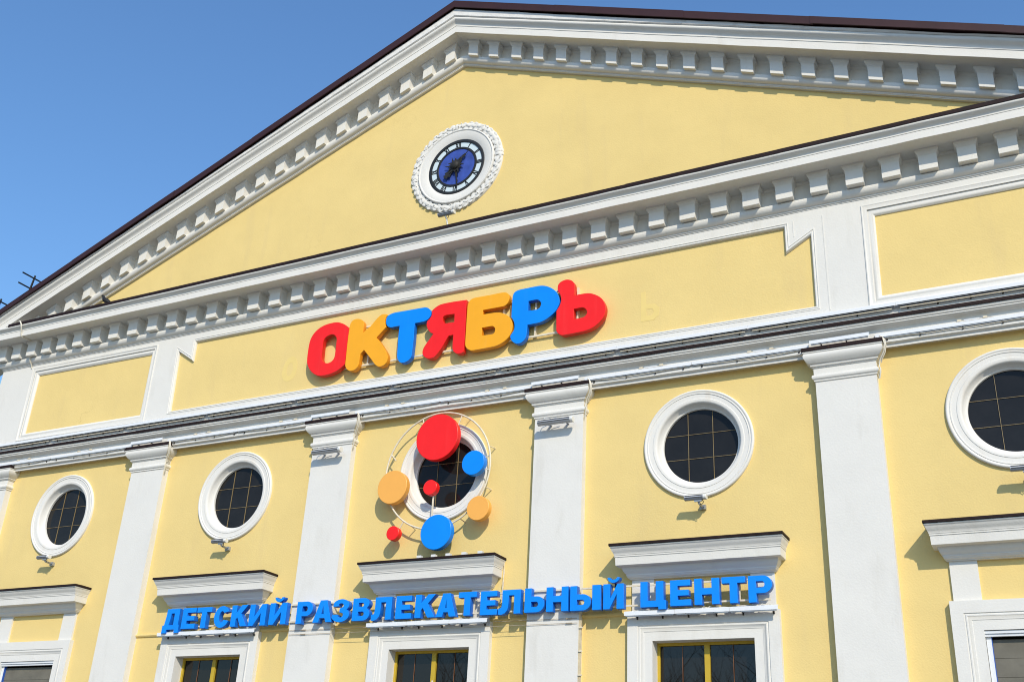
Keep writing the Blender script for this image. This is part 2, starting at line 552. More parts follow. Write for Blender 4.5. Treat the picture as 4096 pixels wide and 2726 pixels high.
for sgn, xe in ((-1, -11.45), (1, 11.3)):
    n = 44
    rings = []
    rb = []
    for i in range(n + 1):
        x = XA + (xe - XA) * i / n
        wz = random.uniform(-0.0035, 0.0035) if 0 < i < n else 0
        rings.append([(x, y, z - SL * abs(x - XA) + wz) for y, z in rk])
        top = max(0.025, 0.175 - 0.0185 * abs(x - XA))
        ww = random.uniform(-0.008, 0.008)
        rb.append([(x, y, (15.012 + (z - 15.012) / 0.128 * top if z > 15.05 else z) - SL * abs(x - XA) + (ww if z > 15.05 else 0)) for y, z in band])
    rc = MB().loft(rings).build('raking_cornice', 'white', B, smooth=35)
    RAKES[sgn] = rc
    MB().loft(rb).build('plaster_band', 'old_white', rc, smooth=30)
RLx = [-10.09, -9.64, -9.175, -8.72, -8.25, -7.79, -7.345, -6.889, -6.43, -5.975, -5.517, -5.053, -4.595, -4.152, -3.704, -3.255, -2.803, -2.35, -1.9, -1.45, -0.985, -0.522]
RRx = [-0.046, 0.378, 0.845, 1.278, 1.712, 2.169, 2.632, 3.078, 3.508, 3.955, 4.412, 4.867, 5.31, 5.767, 6.229, 6.692, 7.146, 7.617, 8.083, 8.547, 9.0, 9.45]
lvr = [(-0.318, 0.094, -0.21), (-0.314, 0.095, -0.212), (-0.09, 0.095, -0.212), (-0.08, 0.099, -0.216), (-0.058, 0.112, -0.228), (-0.048, 0.121, -0.236), (-0.044, 0.127, -0.241), (0.004, 0.127, -0.241)]
mL = modillion_mesh('modillion', 0.095, -0.04, lvr, -SL)
mR = modillion_mesh('modillion', 0.095, -0.04, lvr, SL)
for xs_, me in ((RLx, mL), (RRx, mR)):
    for x in xs_:
        o = link('modillion', me, 'white', B)
        xc = x + 0.095
        o.location = (xc, random.uniform(-0.004, 0.004), 14.712 - SL * abs(xc - XA))

# roof slabs with edge flashing
RS, RZ = 0.419, 15.315
for sgn, xe in ((-1, -11.6), (1, 11.5)):
    ze = RZ - RS * abs(xe - XA)
    mb = MB()
    mb.loft([[(XA, -0.585, RZ - 0.01), (XA, 22.3, RZ - 0.01), (XA, 22.3, RZ - 0.09), (XA, -0.585, RZ - 0.09)], [(xe, -0.585, ze - 0.01), (xe, 22.3, ze - 0.01), (xe, 22.3, ze - 0.09), (xe, -0.585, ze - 0.09)]])
    rf = mb.build('roof', 'roof', B)
    x = XA
    i = 0
    L = abs(xe - XA)
    s = 0.0
    while s < L:
        s2 = min(L, s + random.uniform(1.7, 2.6))
        x1, x2 = XA + sgn * s, XA + sgn * (s2 + 0.04)
        yo = -0.594 - 0.006 * (i % 2)
        hgt = 0.135 - 0.0028 * s
        a, b = random.uniform(-0.008, 0.008), random.uniform(-0.012, 0.006)
        z1, z2 = RZ - RS * s, RZ - RS * (s2 + 0.04)
        q = lambda x, z, e: [(x, yo, z + 0.012), (x, yo - 0.003, z - hgt + e), (x, yo + 0.012, z - hgt - 0.004 + e), (x, yo + 0.008, z + 0.012)]
        MB().loft([q(x1, z1, a), q(x2, z2, b)]).build('roof_edge_flashing', 'brown' if False else 'roof', rf)
        s = s2
        i += 1
# snow guards near the left eaves
for gx in (-9.90, -10.78):
    mb = MB()
    zb = RZ - RS * abs(gx - XA)
    mb.tube([(gx, -0.57, zb), (gx + 0.06, -0.57, zb + 0.34)], [0.024, 0.02], 6)
    for h, o in ((0.06, 0.0), (0.28, 0.05)):
        mb.tube([(gx + o, -0.86, zb + h), (gx + o, -0.40, zb + h)], 0.015, 6)
    mb.build('snow_guard', 'black', B)

# string course
st = [(-0.2, 7.93), (0.14, 7.845), (0.147, 7.833), (0.149, 7.818), (0.145, 7.803), (0.134, 7.793), (0.128, 7.79), (0.129, 7.778), (0.122, 7.769), (0.108, 7.764), (0.08, 7.76), (0.06, 7.753), (0.05, 7.744), (0.04, 7.742), (0.04, 7.556), (0.032, 7.548), (0.0, 7.54), (-0.06, 7.535), (-0.2, 7.532)]
sc_ = sweep_u('string_course', st, XL, XR, -0.12, 20, 'white', B, nx=70, wob=0.0025)
sfl = [(-0.05, 7.945), (0.165, 7.880), (0.169, 7.876), (0.169, 7.836), (0.163, 7.834), (0.15, 7.856), (-0.05, 7.925)]
xs = -10.7
i = 0
while xs < 10.65:
    x2 = min(xs + random.uniform(1.3, 2.0), 10.7)
    p = [(-0.12 - d - 0.0015 * (i % 2), z) for d, z in sfl]
    MB().loft([[(xs, y, z + random.uniform(-0.002, 0.002)) for y, z in p], [(x2 + 0.02, y, z + random.uniform(-0.002, 0.002)) for y, z in p]]).build('string_flashing', 'brown', sc_)
    xs = x2
    i += 1

# pilasters with capitals
cap = [(-0.1, 7.60), (0.122, 7.552), (0.122, 7.528), (0.112, 7.518), (0.112, 7.508), (0.118, 7.496), (0.118, 7.474), (0.108, 7.446), (0.088, 7.418), (0.066, 7.396), (0.058, 7.386), (0.048, 7.382), (0.044, 7.372), (0.044, 7.358), (0.03, 7.352), (0.026, 7.342), (0.012, 7.338), (0.012, 7.246), (0.022, 7.243), (0.032, 7.234), (0.037, 7.220), (0.037, 7.202), (0.030, 7.188), (0.020, 7.178), (0.014, 7.174), (0.014, 7.156), (0.004, 7.150), (-0.1, 7.150)]
cfl = [(-0.05, 7.615), (0.13, 7.598), (0.132, 7.594), (0.132, 7.546), (0.126, 7.544), (0.12, 7.575), (-0.05, 7.597)]
for x, hw in [(p, 0.383) for p in PIL] + [((XL - 9.66) / 2, (-9.66 - XL) / 2 - 0.002), ((XR + 9.6) / 2, (XR - 9.6) / 2 - 0.002)]:
    P = MB().box(x - hw, x + hw, -0.12, 0.01, 0.9, 7.56).build('pilaster', 'white', B)
    c = sweep_u('capital', cap, x - hw, x + hw, -0.12, 0.005, 'white', P)
    sweep_u('capital_flashing', cfl, x - hw, x + hw, -0.12, -0.10, 'brown', P, smooth=None)

# round windows
ring = [(0.766, 0.01), (0.766, -0.028), (0.760, -0.038), (0.748, -0.043), (0.736, -0.04), (0.728, -0.032), (0.72, -0.030), (0.716, -0.036), (0.706, -0.036), (0.700, -0.027), (0.64, -0.024), (0.634, -0.030), (0.604, -0.030), (0.590, -0.024), (0.580, -0.012), (0.574, 0.005), (0.548, 0.07), (0.534, 0.078), (0.524, 0.082), (0.5215, 0.095), (0.5215, 0.14)]


def clip_cell(cx, cz, r, x0, x1, z0, z1):
    poly = circle(0, 0, r, 120)
    for axis, lim, keep in ((0, x0, 1), (0, x1, -1), (1, z0, 1), (1, z1, -1)):
        out = []
        for i in range(len(poly)):
            p, q = poly[i - 1], poly[i]
            ip, iq = (p[axis] - lim) * keep >= 0, (q[axis] - lim) * keep >= 0
            if ip != iq:
                t = (lim - p[axis]) / (q[axis] - p[axis])
                out.append((p[0] + t * (q[0] - p[0]), p[1] + t * (q[1] - p[1])))
            if iq:
                out.append(q)
        poly = out
    return [(cx + a, cz + b) for a, b in poly]


for x in BAY:
    W = lathe_y('round_window', ring, x, ZC, 'ring_white', B)
    g = 0.5215 / 3
    cuts = [-0.6, -g, g, 0.6]
    for a in range(3):
        for b in range(3):
            e = 0.002
            pol = clip_cell(x, ZC, 0.523, cuts[a] + e, cuts[a + 1] - e, cuts[b] + e, cuts[b + 1] - e)
            y = 0.116 + random.uniform(-0.0006, 0.0006)
            MB().loft([[(px, y, pz) for px, pz in pol], [(px, y + 0.006, pz) for px, pz in pol]]).build('pane', 'glass', W)
    for s in (-g, g):
        h = math.sqrt(0.523**2 - s * s)
        MB().box(x + s - 0.0027, x + s + 0.0027, 0.104, 0.125, ZC - h, ZC + h).build('glazing_bar', 'gold', W)
        MB().box(x - h, x + h, 0.106, 0.125, ZC + s - 0.0025, ZC + s + 0.0025).build('glazing_bar', 'gold', W)

# lower windows: surround, hood, brackets, frames, panes
sur = [(0, 0.02), (0, -0.08), (0.138, -0.08), (0.141, -0.070), (0.15, -0.068), (0.158, -0.076), (0.172, -0.076), (0.182, -0.066), (0.205, -0.056), (0.214, -0.056), (0.217, -0.050), (0.328, -0.050), (0.328, 0.20)]
hood = [(-0.02, 5.15), (0.345, 5.125), (0.345, 5.112), (0.334, 5.105), (0.328, 5.092), (0.318, 5.072), (0.300, 5.052), (0.288, 5.034), (0.285, 5.018), (0.279, 5.014), (0.279, 4.998), (0.27, 4.994), (0.262, 4.892), (0.250, 4.886), (0.178, 4.884), (0.172, 4.868), (0.160, 4.842), (0.140, 4.818), (0.116, 4.802), (0.112, 4.796), (0.112, 4.784), (0.104, 4.780), (0.096, 4.765), (0.08, 4.754), (0.064, 4.750), (0.064, 4.742), (-0.02, 4.742)]
hfl = [(-0.01, 5.222), (0.36, 5.162), (0.363, 5.158), (0.363, 5.130), (0.358, 5.129), (0.352, 5.145), (-0.01, 5.195)]
for wi, x in enumerate(BAY):
    zb, zt = 1.1, 4.28
    poly = [(x + 0.985, zb), (x + 0.985, zt), (x - 0.985, zt), (x - 0.985, zb)]
    S = frame_sweep('window', poly, sur, 'white', B, closed=False)
    H = sweep_u('window_hood', hood, x - 0.92, x + 0.92, 0.0, 0.01, 'white', B, k=0.62, nx=10, wob=0.0012)
    sweep_u('hood_flashing', hfl, x - 0.92, x + 0.92, 0.0, 0.002, 'brown', H, k=0.62, smooth=None)
    for s in (-1, 1):
        xo, xi = x + s * 0.938, x + s * 0.636
        MB().box(min(xo, xi), max(xo, xi), -0.032, 0.01, 4.275, 4.75).build('hood_bracket', 'white', B)
    if wi in (1, 2, 3):
        f = MB()
        f.box(x - 0.657, x - 0.622, 0.135, 0.19, 1.5, 3.955).box(x + 0.622, x + 0.657, 0.135, 0.19, 1.5, 3.955)
        f.box(x - 0.622, x + 0.622, 0.137, 0.19, 3.915, 3.955).box(x - 0.622, x + 0.622, 0.137, 0.19, 1.5, 1.56)
        f.box(x - 0.034, x + 0.034, 0.130, 0.19, 1.56, 3.915)
        f.build('sash_frame', 'ochre', S)
        for a, b in ((x - 0.622, x - 0.034), (x + 0.034, x + 0.622)):
            mid = (a + b) / 2
            zs = [1.56, 2.15, 2.74, 3.33, 3.915]
            for k in range(4):
                for c, d in ((a, mid), (mid, b)):
                    y = 0.165 + random.uniform(-0.002, 0.002)
                    t1, t2 = random.uniform(-0.003, 0.003), random.uniform(-0.003, 0.003)
                    me = MB()
                    me.v = [(c, y, zs[k]), (d, y + t1, zs[k]), (d, y + t1 + t2, zs[k + 1]), (c, y + t2, zs[k + 1])]
                    me.f = [(0, 1, 2, 3)]
                    me.build('pane', 'glass_low', S)
            bars = MB().box(mid - 0.003, mid + 0.003, 0.153, 0.160, 1.56, 3.915)
            for k in (1, 2, 3):
                bars.box(a, b, 0.154, 0.159, zs[k] - 0.003, zs[k] + 0.003)
            bars.build('glazing_bar', 'copper', S)
        if wi == 2:
            MB().box(x - 0.40, x - 0.385, 0.150, 0.156, 3.33, 3.35).build('sensor', 'trim', S)
            MB().box(x - 0.006, x + 0.010, 0.122, 0.130, 3.52, 3.54).build('sensor', 'trim', S)
        # dark lining so the panes do not open on a void
    else:
        f = MB()
        f.box(x - 0.657, x + 0.657, -0.035, 0.02, 3.915, 3.945).box(x - 0.657, x + 0.657, -0.02, 0.02, 3.885, 3.915)
        f.build('blind_rail', 'trim', S)
        f = MB().box(x - 0.652, x - 0.60, 0.01, 0.06, 1.5, 3.90).box(x + 0.60, x + 0.652, 0.01, 0.06, 1.5, 3.90)
        f.build('blind_guide', 'trim', S)
        MB().box(x - 0.60, x - 0.592, 0.012, 0.06, 1.5, 3.885).box(x + 0.592, x + 0.60, 0.012, 0.06, 1.5, 3.885).build('blue_edge', 'blue_film', S)
        z = 3.86
        while z > 1.5:
            MB().loft([[(x - 0.592, 0.052, z), (x + 0.592, 0.052, z), (x + 0.592, 0.07, z), (x - 0.592, 0.07, z)], [(x - 0.592, 0.05, z - 0.2), (x + 0.592, 0.05, z - 0.2), (x + 0.592, 0.07, z - 0.2), (x - 0.592, 0.07, z - 0.2)]]).build('blind_slat', 'blind', S)
            z -= 0.203
        MB().box(x - 0.66, x + 0.66, 0.1, 0.12, 1.5, 3.96).build('pane', 'glass_low', S)
for x, lo, hi in ((BAY[3], -0.7, 0.55), (BAY[4], -0.8, 1.0)):
    n_ = 46
    up_ = [(x + lo + (hi - lo) * i / n_, 5.224 + 0.028 * abs(math.sin(i * 0.31)) * random.uniform(0.2, 1.0)) for i in range(n_ + 1)]
    plate('loose_plaster', [[(x + lo, 5.205), (x + hi, 5.205)] + up_[::-1]], -0.006, 0.006, 'old_white', B)
# short yellow wall ledges beside the three middle windows
for a, b in ((-5.655, -5.017), (-3.043, -2.438), (-1.668, -0.987), (0.987, 1.561), (2.330, 2.993), (4.967, 5.60)):
    if a > 4.9:
        continue
    MB().loft([[(a, 0.01, 4.335), (a, -0.03, 4.325), (a, -0.034, 4.305), (a, -0.02, 4.285), (a, 0.01, 4.28)], [(b, 0.01, 4.335), (b, -0.03, 4.325), (b, -0.034, 4.305), (b, -0.02, 4.285), (b, 0.01, 4.28)]]).build('wall_ledge', 'yellow', B, smooth=30)

# ------------------------------------------------------------------ large word sign: traced rounded letters on rails
BIG = {
    'O': [[(-2.308,9.353),(-2.188,9.343),(-2.074,9.298),(-1.988,9.239),(-1.94,9.19,1),(-1.937,9.119),(-1.937,8.942),(-1.937,8.698),(-1.939,8.525,1),(-2.007,8.475),(-2.096,8.429),(-2.227,8.397),(-2.352,8.391),(-2.462,8.407),(-2.569,8.465),(-2.662,8.558),(-2.719,8.663),(-2.737,8.763),(-2.741,8.897),(-2.738,9.003),(-2.721,9.117),(-2.666,9.216),(-2.577,9.291),(-2.455,9.338)],[(-2.276,9.132),(-2.334,9.128),(-2.399,9.099),(-2.436,9.052),(-2.442,8.991),(-2.437,8.857),(-2.433,8.733),(-2.415,8.677),(-2.368,8.631),(-2.316,8.607),(-2.258,8.609),(-2.203,8.635),(-2.168,8.691),(-2.162,8.786),(-2.165,8.91),(-2.166,9.016),(-2.189,9.073),(-2.229,9.115)]],
    'K': [[(-1.923,8.523),(-1.905,8.468),(-1.865,8.419),(-1.805,8.393),(-1.729,8.395),(-1.678,8.434),(-1.652,8.49),(-1.648,8.566),(-1.643,8.67,1),(-1.58,8.732,1),(-1.421,8.547),(-1.344,8.45),(-1.282,8.398),(-1.224,8.379),(-1.152,8.395),(-1.107,8.439),(-1.092,8.504),(-1.103,8.565),(-1.144,8.64),(-1.211,8.736),(-1.3,8.854),(-1.359,8.916,1),(-1.187,9.082,1),(-1.206,9.124),(-1.219,9.197),(-1.207,9.256),(-1.174,9.292,1),(-1.195,9.311),(-1.244,9.329),(-1.318,9.324),(-1.388,9.271),(-1.488,9.165),(-1.566,9.108),(-1.638,9.054,1),(-1.646,9.21),(-1.662,9.262),(-1.707,9.31),(-1.768,9.334),(-1.836,9.337),(-1.891,9.315),(-1.922,9.258),(-1.931,9.144),(-1.932,8.906),(-1.927,8.662)]],
    'T': [[(-1.066,9.318),(-0.825,9.316),(-0.496,9.311),(-0.431,9.301),(-0.374,9.26),(-0.342,9.211),(-0.337,9.158),(-0.359,9.111),(-0.401,9.071),(-0.462,9.054),(-0.633,9.052,1),(-0.633,8.962),(-0.627,8.773),(-0.632,8.555),(-0.634,8.488),(-0.651,8.441),(-0.701,8.398),(-0.771,8.38),(-0.835,8.39),(-0.88,8.435),(-0.907,8.489),(-0.914,8.549),(-0.924,8.789),(-0.927,8.978),(-0.921,9.055,1),(-1.027,9.056),(-1.093,9.058),(-1.156,9.087),(-1.191,9.141),(-1.202,9.2),(-1.194,9.251),(-1.157,9.293)]],
    'YA': [[(-0.327,9.221,1),(-0.275,9.263),(-0.198,9.301),(-0.101,9.313),(0.076,9.313),(0.306,9.301,1),(0.307,9.169),(0.321,8.747),(0.321,8.392,1),(0.273,8.376),(0.204,8.383),(0.149,8.417),(0.121,8.466),(0.112,8.534),(0.11,8.633),(0.111,8.72,1),(0.029,8.718,1),(-0.01,8.662),(-0.055,8.578),(-0.108,8.495),(-0.164,8.43),(-0.212,8.388),(-0.273,8.377),(-0.344,8.391),(-0.401,8.43),(-0.433,8.481),(-0.434,8.54),(-0.409,8.602),(-0.362,8.67),(-0.315,8.729),(-0.264,8.801,1),(-0.315,8.831),(-0.365,8.89),(-0.398,8.955),(-0.405,9.008),(-0.394,9.053,1),(-0.349,9.092),(-0.323,9.147)],[(0.103,9.089,1),(0.11,8.944,1),(-0.043,8.948),(-0.08,8.968),(-0.109,9.015),(-0.106,9.066),(-0.064,9.092),(0.006,9.092)]],
    'B': [[(0.473,9.31),(0.705,9.308),(0.925,9.31),(0.993,9.303),(1.045,9.275),(1.072,9.232),(1.076,9.173),(1.058,9.118),(1.023,9.078),(0.973,9.062),(0.619,9.061,1),(0.621,8.982,1),(0.726,8.983),(0.878,8.974),(0.963,8.948),(1.049,8.9),(1.111,8.835),(1.148,8.755),(1.157,8.672),(1.145,8.593),(1.104,8.519),(1.033,8.458),(0.945,8.416),(0.847,8.396),(0.513,8.39),(0.462,8.394),(0.401,8.42),(0.355,8.472),(0.34,8.532),(0.337,8.756),(0.333,9.091),(0.337,9.209),(0.363,9.268),(0.408,9.302)],[(0.619,8.753,1),(0.8,8.752),(0.839,8.727),(0.858,8.687),(0.847,8.636),(0.809,8.614),(0.625,8.62,1)]],
    'P': [[(1.231,9.298),(1.376,9.303),(1.556,9.304),(1.654,9.293),(1.745,9.256),(1.827,9.199),(1.886,9.135),(1.924,9.054),(1.941,8.961),(1.922,8.892),(1.881,8.819),(1.804,8.752),(1.718,8.703),(1.631,8.674),(1.535,8.667),(1.414,8.666,1),(1.411,8.604),(1.405,8.508),(1.392,8.454),(1.354,8.405),(1.299,8.378),(1.234,8.385),(1.175,8.423),(1.139,8.481),(1.132,8.53),(1.158,8.574),(1.188,8.622),(1.193,8.69),(1.182,8.749),(1.158,8.806),(1.131,8.844,1),(1.13,8.947),(1.131,9.112),(1.136,9.211),(1.162,9.269)],[(1.413,9.07,1),(1.55,9.071),(1.6,9.045),(1.63,8.995),(1.62,8.939),(1.589,8.908),(1.525,8.9),(1.415,8.903,1)]],
    'SOFT': [[(1.9,9.221),(1.919,9.275),(1.966,9.307),(2.029,9.321),(2.093,9.309),(2.149,9.271),(2.179,9.216),(2.184,9.15),(2.18,9.021,1),(2.274,9.027),(2.39,9.021),(2.468,9.001),(2.554,8.954),(2.624,8.893),(2.671,8.808),(2.691,8.726),(2.684,8.64),(2.659,8.575),(2.606,8.513),(2.532,8.456),(2.441,8.417),(2.327,8.4),(2.057,8.391),(1.995,8.396),(1.939,8.429),(1.906,8.478),(1.899,8.574),(1.894,8.815,1),(1.939,8.888),(1.961,8.949),(1.965,9.013),(1.945,9.09),(1.903,9.155,1)],[(2.178,8.796,1),(2.318,8.797),(2.365,8.77),(2.395,8.716),(2.382,8.663),(2.345,8.635),(2.283,8.627),(2.181,8.626,1)]],
}
sg = thing('word_sign', 'large sign of seven rounded red, orange and blue letters reading ОКТЯБРЬ on the frieze', 'sign', (0.0, -0.12, 8.38))
for key, colr, lab in (('O', 'red', 'red letter О, leftmost'), ('K', 'orange', 'orange letter К'), ('T', 'blue', 'blue letter Т'), ('YA', 'red', 'red letter Я'), ('B', 'orange', 'orange letter Б'), ('P', 'blue', 'blue letter Р'), ('SOFT', 'red', 'red letter Ь, rightmost')):
    lo = [smooth_loop(l, 6) for l in BIG[key]]
    o = plate('letter', lo, -0.222 - 0.001 * (key in 'KTP'), 0.088, colr, sg, bevel=0.004, smooth=40)
    returns(o, colr + '_side')
    o['label'] = lab
for z in (8.502, 9.205):
    MB().box(-2.45, 2.1, -0.134, -0.108, z - 0.014, z + 0.014).build('rail', 'rail', sg)
for x in (-2.2, -1.55, -0.76, 0.2, 0.94, 1.5, 2.2):
    MB().box(x - 0.012, x + 0.012, -0.130, -0.06, 8.5, 9.2).build('upright', 'rail', sg)
# paint marks left by an earlier sign
pm = thing('paint_mark', 'faint round paint ghost of an old letter left of the large sign', 'paint mark', (-3.25, -0.074, 8.5))
plate('ghost', [smooth_loop([(-3.36, 8.62), (-3.30, 8.5), (-3.18, 8.47), (-3.08, 8.55), (-3.05, 8.72), (-3.10, 8.88), (-3.22, 8.93), (-3.33, 8.82)], 5), smooth_loop([(-3.27, 8.64), (-3.21, 8.57), (-3.15, 8.62), (-3.14, 8.74), (-3.19, 8.82), (-3.26, 8.76)], 5)], -0.0745, 0.001, 'yellow_patch', pm)
pm = thing('paint_mark', 'faint paint ghost of an old letter right of the large sign', 'paint mark', (3.25, -0.074, 8.5))
plate('ghost', [[(3.19, 8.95), (3.26, 8.95), (3.27, 8.74), (3.4, 8.73), (3.47, 8.66), (3.46, 8.53), (3.38, 8.47), (3.19, 8.47)], [(3.27, 8.66), (3.27, 8.55), (3.36, 8.55), (3.39, 8.6), (3.36, 8.66)]], -0.0745, 0.001, 'yellow_patch', pm)

# ------------------------------------------------------------------ long blue sign
Hh, S_ = 0.324, 0.098


def arc(cx, cz, rx, rz, a0, a1, n=12):
    return [(cx + rx * math.cos(R_(a0 + (a1 - a0) * i / n)), cz + rz * math.sin(R_(a0 + (a1 - a0) * i / n))) for i in range(n + 1)]


def glyph(ch, w):
    s, h = S_, Hh
    if ch == 'Д':
        return [[(0, -0.055), (0.088, -0.055), (0.092, 0.0), (w - 0.085, 0.0), (w - 0.085, -0.055), (w, -0.055), (w, 0.07), (w - 0.02, 0.07), (w - 0.02, h), (0.062, h), (0.058, 0.22), (0.035, 0.07), (0.002, 0.07)], [(0.125, 0.07), (w - 0.12, 0.07), (w - 0.12, 0.252), (0.155, 0.252), (0.148, 0.16)]]
    if ch == 'Е':
        return [[(0, 0), (w, 0), (w, 0.076), (s, 0.076), (s, 0.126), (w - 0.03, 0.126), (w - 0.03, 0.198), (s, 0.198), (s, 0.249), (w - 0.008, 0.249), (w - 0.008, h), (0, h)]]
    if ch == 'Т':
        a, b = (w - s) / 2, (w + s) / 2
        return [[(a, 0), (b, 0), (b, 0.246), (w, 0.246), (w, h), (0, h), (0, 0.246), (a, 0.246)]]
    if ch == 'С':
        return [arc(w / 2, h / 2, w / 2, h / 2 + 0.005, 28, 338, 36) + [(w - 0.105, 0.115)] + arc(w / 2, h / 2, w / 2 - 0.1, h / 2 - 0.075, 325, 40, 24) + [(w - 0.11, 0.225)]]
    if ch == 'К':
        return [[(0, 0), (s, 0), (s, 0.105), (s + 0.03, 0.138), (w - 0.122, 0), (w, 0), (w - 0.128, 0.195), (w - 0.005, h), (w - 0.128, h), (s, 0.205), (s, h), (0, h)]]
    if ch == 'И':
        return [[(0, 0), (s - 0.01, 0), (w - s, 0.19), (w - s, 0), (w, 0), (w, h), (w - s + 0.01, h), (s, 0.134), (s, h), (0, h)]]
    if ch == 'Й':
        br = arc(w / 2, 0.408, 0.085, 0.072, 180, 360, 14) + arc(w / 2, 0.408, 0.046, 0.03, 360, 180, 14)
        return glyph('И', w) + [br]
    if ch == 'Р':
        return [[(0, 0), (s, 0), (s, 0.108)] + arc(w - 0.112, 0.216, 0.112, 0.108, -90, 90, 18) + [(0, h)], [(s, 0.178)] + arc(w - 0.125, 0.216, 0.032, 0.038, -90, 90, 10) + [(s, 0.254)]]
    if ch == 'А':
        return [[(0, 0), (0.105, 0), (0.125, 0.062), (w - 0.128, 0.062), (w - 0.105, 0), (w, 0), (w / 2 + 0.058, h), (w / 2 - 0.058, h)], [(0.148, 0.122), (w - 0.152, 0.122), (w / 2 - 0.002, 0.245)]]
    if ch == 'З':
        cx = w * 0.47
        return [[(0.0, 0.222)] + arc(cx, 0.238, w - cx - 0.012, 0.091, 160, -52, 22) + arc(cx, 0.098, w - cx, 0.103, 58, -165, 24) + [(0.0, 0.108), (0.092, 0.105)] + arc(cx, 0.098, 0.05, 0.036, -150, 80, 14) + [(cx - 0.02, 0.137), (cx - 0.02, 0.196)] + arc(cx, 0.236, 0.045, 0.032, -70, 160, 14) + [(0.095, 0.226)]]
    if ch == 'В':
        return [[(0, 0)] + arc(w - 0.1, 0.09, 0.1, 0.09, -90, 58, 14) + arc(w - 0.112, 0.243, 0.098, 0.081, -48, 90, 14) + [(0, h)], [(s, 0.067)] + arc(w - 0.122, 0.098, 0.026, 0.031, -90, 90, 8) + [(s, 0.129)], [(s, 0.2)] + arc(w - 0.132, 0.228, 0.026, 0.028, -90, 90, 8) + [(s, 0.256)]]
    if ch == 'Л':
        return [[(0, -0.004), (0.055, -0.008), (0.105, 0.012), (0.14, 0.055), (0.152, 0.11), (0.155, 0.248), (w - s, 0.248), (w - s, 0), (w, 0), (w, h), (0.056, h), (0.056, 0.145), (0.05, 0.1), (0.032, 0.08), (0, 0.078)]]
    if ch == 'Ь':
        return [[(0, 0)] + arc(w - 0.112, 0.106, 0.112, 0.106, -90, 90, 18) + [(s, 0.212), (s, h), (0, h)], [(s, 0.072)] + arc(w - 0.125, 0.106, 0.032, 0.034, -90, 90, 10) + [(s, 0.14)]]
    if ch == 'Ы':
        v = w - 0.14
        return glyph('Ь', v) + [[(w - 0.122, 0), (w, 0), (w, h), (w - 0.122, h)]]
    if ch == 'Н':
        return [[(0, 0), (s, 0), (s, 0.122), (w - s, 0.122), (w - s, 0), (w, 0), (w, h), (w - s, h), (w - s, 0.204), (s, 0.204), (s, h), (0, h)]]
    if ch == 'Ц':
        return [[(0, 0), (w - 0.1, 0), (w - 0.1, -0.034), (w, -0.034), (w, 0.08), (w - 0.03, 0.08), (w - 0.03, h), (w - 0.133, h), (w - 0.133, 0.08), (s, 0.08), (s, h), (0, h)]]


TXT = [('Д', -4.90, -4.555), ('Е', -4.504, -4.222), ('Т', -4.202, -3.909), ('С', -3.845, -3.540), ('К', -3.502, -3.180), ('И', -3.142, -2.823), ('Й', -2.755, -2.435), ('Р', -2.240, -1.948), ('А', -1.928, -1.585), ('З', -1.575, -1.280), ('В', -1.226, -0.928), ('Л', -0.889, -0.550), ('Е', -0.479, -0.212), ('К', -0.152, 0.183), ('А', 0.193, 0.517), ('Т', 0.548, 0.832), ('Е', 0.897, 1.160), ('Л', 1.181, 1.516), ('Ь', 1.577, 1.872), ('Н', 1.900, 2.220), ('Ы', 2.248, 2.685), ('Й', 2.720, 3.005), ('Ц', 3.234, 3.575), ('Е', 3.632, 3.905), ('Н', 3.950, 4.272), ('Т', 4.303, 4.600), ('Р', 4.636, 4.932)]
ts = thing('text_sign', 'long row of blue capital letters reading ДЕТСКИЙ РАЗВЛЕКАТЕЛЬНЫЙ ЦЕНТР', 'sign', (0.0, -0.13, 4.30))
for ch, a, b in TXT:
    dz = 4.338 + random.uniform(-0.003, 0.003)
    loops = [[(a + px, dz + pz) for px, pz in lp] for lp in glyph(ch, b - a)]
    o = plate('letter', loops, -0.240 + random.uniform(-0.003, 0.003), 0.095, 'blue', ts, bevel=0.003, smooth=30)
    returns(o, 'blue_side')
for z in (4.64, 4.387):
    MB().box(-4.88, 4.88, -0.150, -0.128, z - 0.011, z + 0.011).build('rail', 'rail', ts)
for x in (-4.3, -2.6, -1.2, 0.0, 0.75, 1.4, 2.8, 3.4, 4.5):
    mb = MB().box(x - 0.01, x + 0.01, -0.146, -0.126, 4.375, 4.65)
    mb.tube([(x, -0.13, 4.64), (x - 0.02, 0.0, 4.56)], 0.007, 6)
    mb.build('strut', 'rail', ts)
for x, w in ((-2.59, 0), (2.862, 0)):
    MB().box(x - 0.012, x + 0.012, -0.16, -0.14, 4.6, 4.74).build('strut', 'black', ts)

# ------------------------------------------------------------------ ring of coloured discs over the middle window
at = thing('disc_ornament', 'ring of red, blue and orange round discs mounted over the middle round window', 'wall ornament', (0.0, 0.0, 5.3))
for x, z, r, m, lab in ((-0.016, 7.024, 0.364, 'red', 'largest red disc at the top'), (-0.74, 6.31, 0.26, 'peach', 'faded orange disc on the left'), (0.637, 6.551, 0.186, 'blue', 'small blue disc on the right'), (-0.068, 6.241, 0.115, 'red', 'small red disc in the middle on a rod'), (0.766, 5.854, 0.180, 'peach', 'faded orange disc at lower right'), (-0.654, 5.595, 0.107, 'red', 'small red disc at lower left'), (0.095, 5.555, 0.258, 'blue', 'large blue disc at the bottom')):
    y0 = -0.25 + random.uniform(-0.004, 0.004)
    n = 64
    rr = [(r - 0.005, y0), (r, y0 + 0.004), (r, y0 + 0.092)]
    mbd = MB()
    rings = [[(x + q * math.cos(2 * math.pi * i / n), y, z + q * math.sin(2 * math.pi * i / n)) for i in range(n)] for q, y in rr]
    mbd.loft(rings)
    o = mbd.build('disc', m, at, smooth=30)
    o['label'] = lab
mb = MB()
n = 72
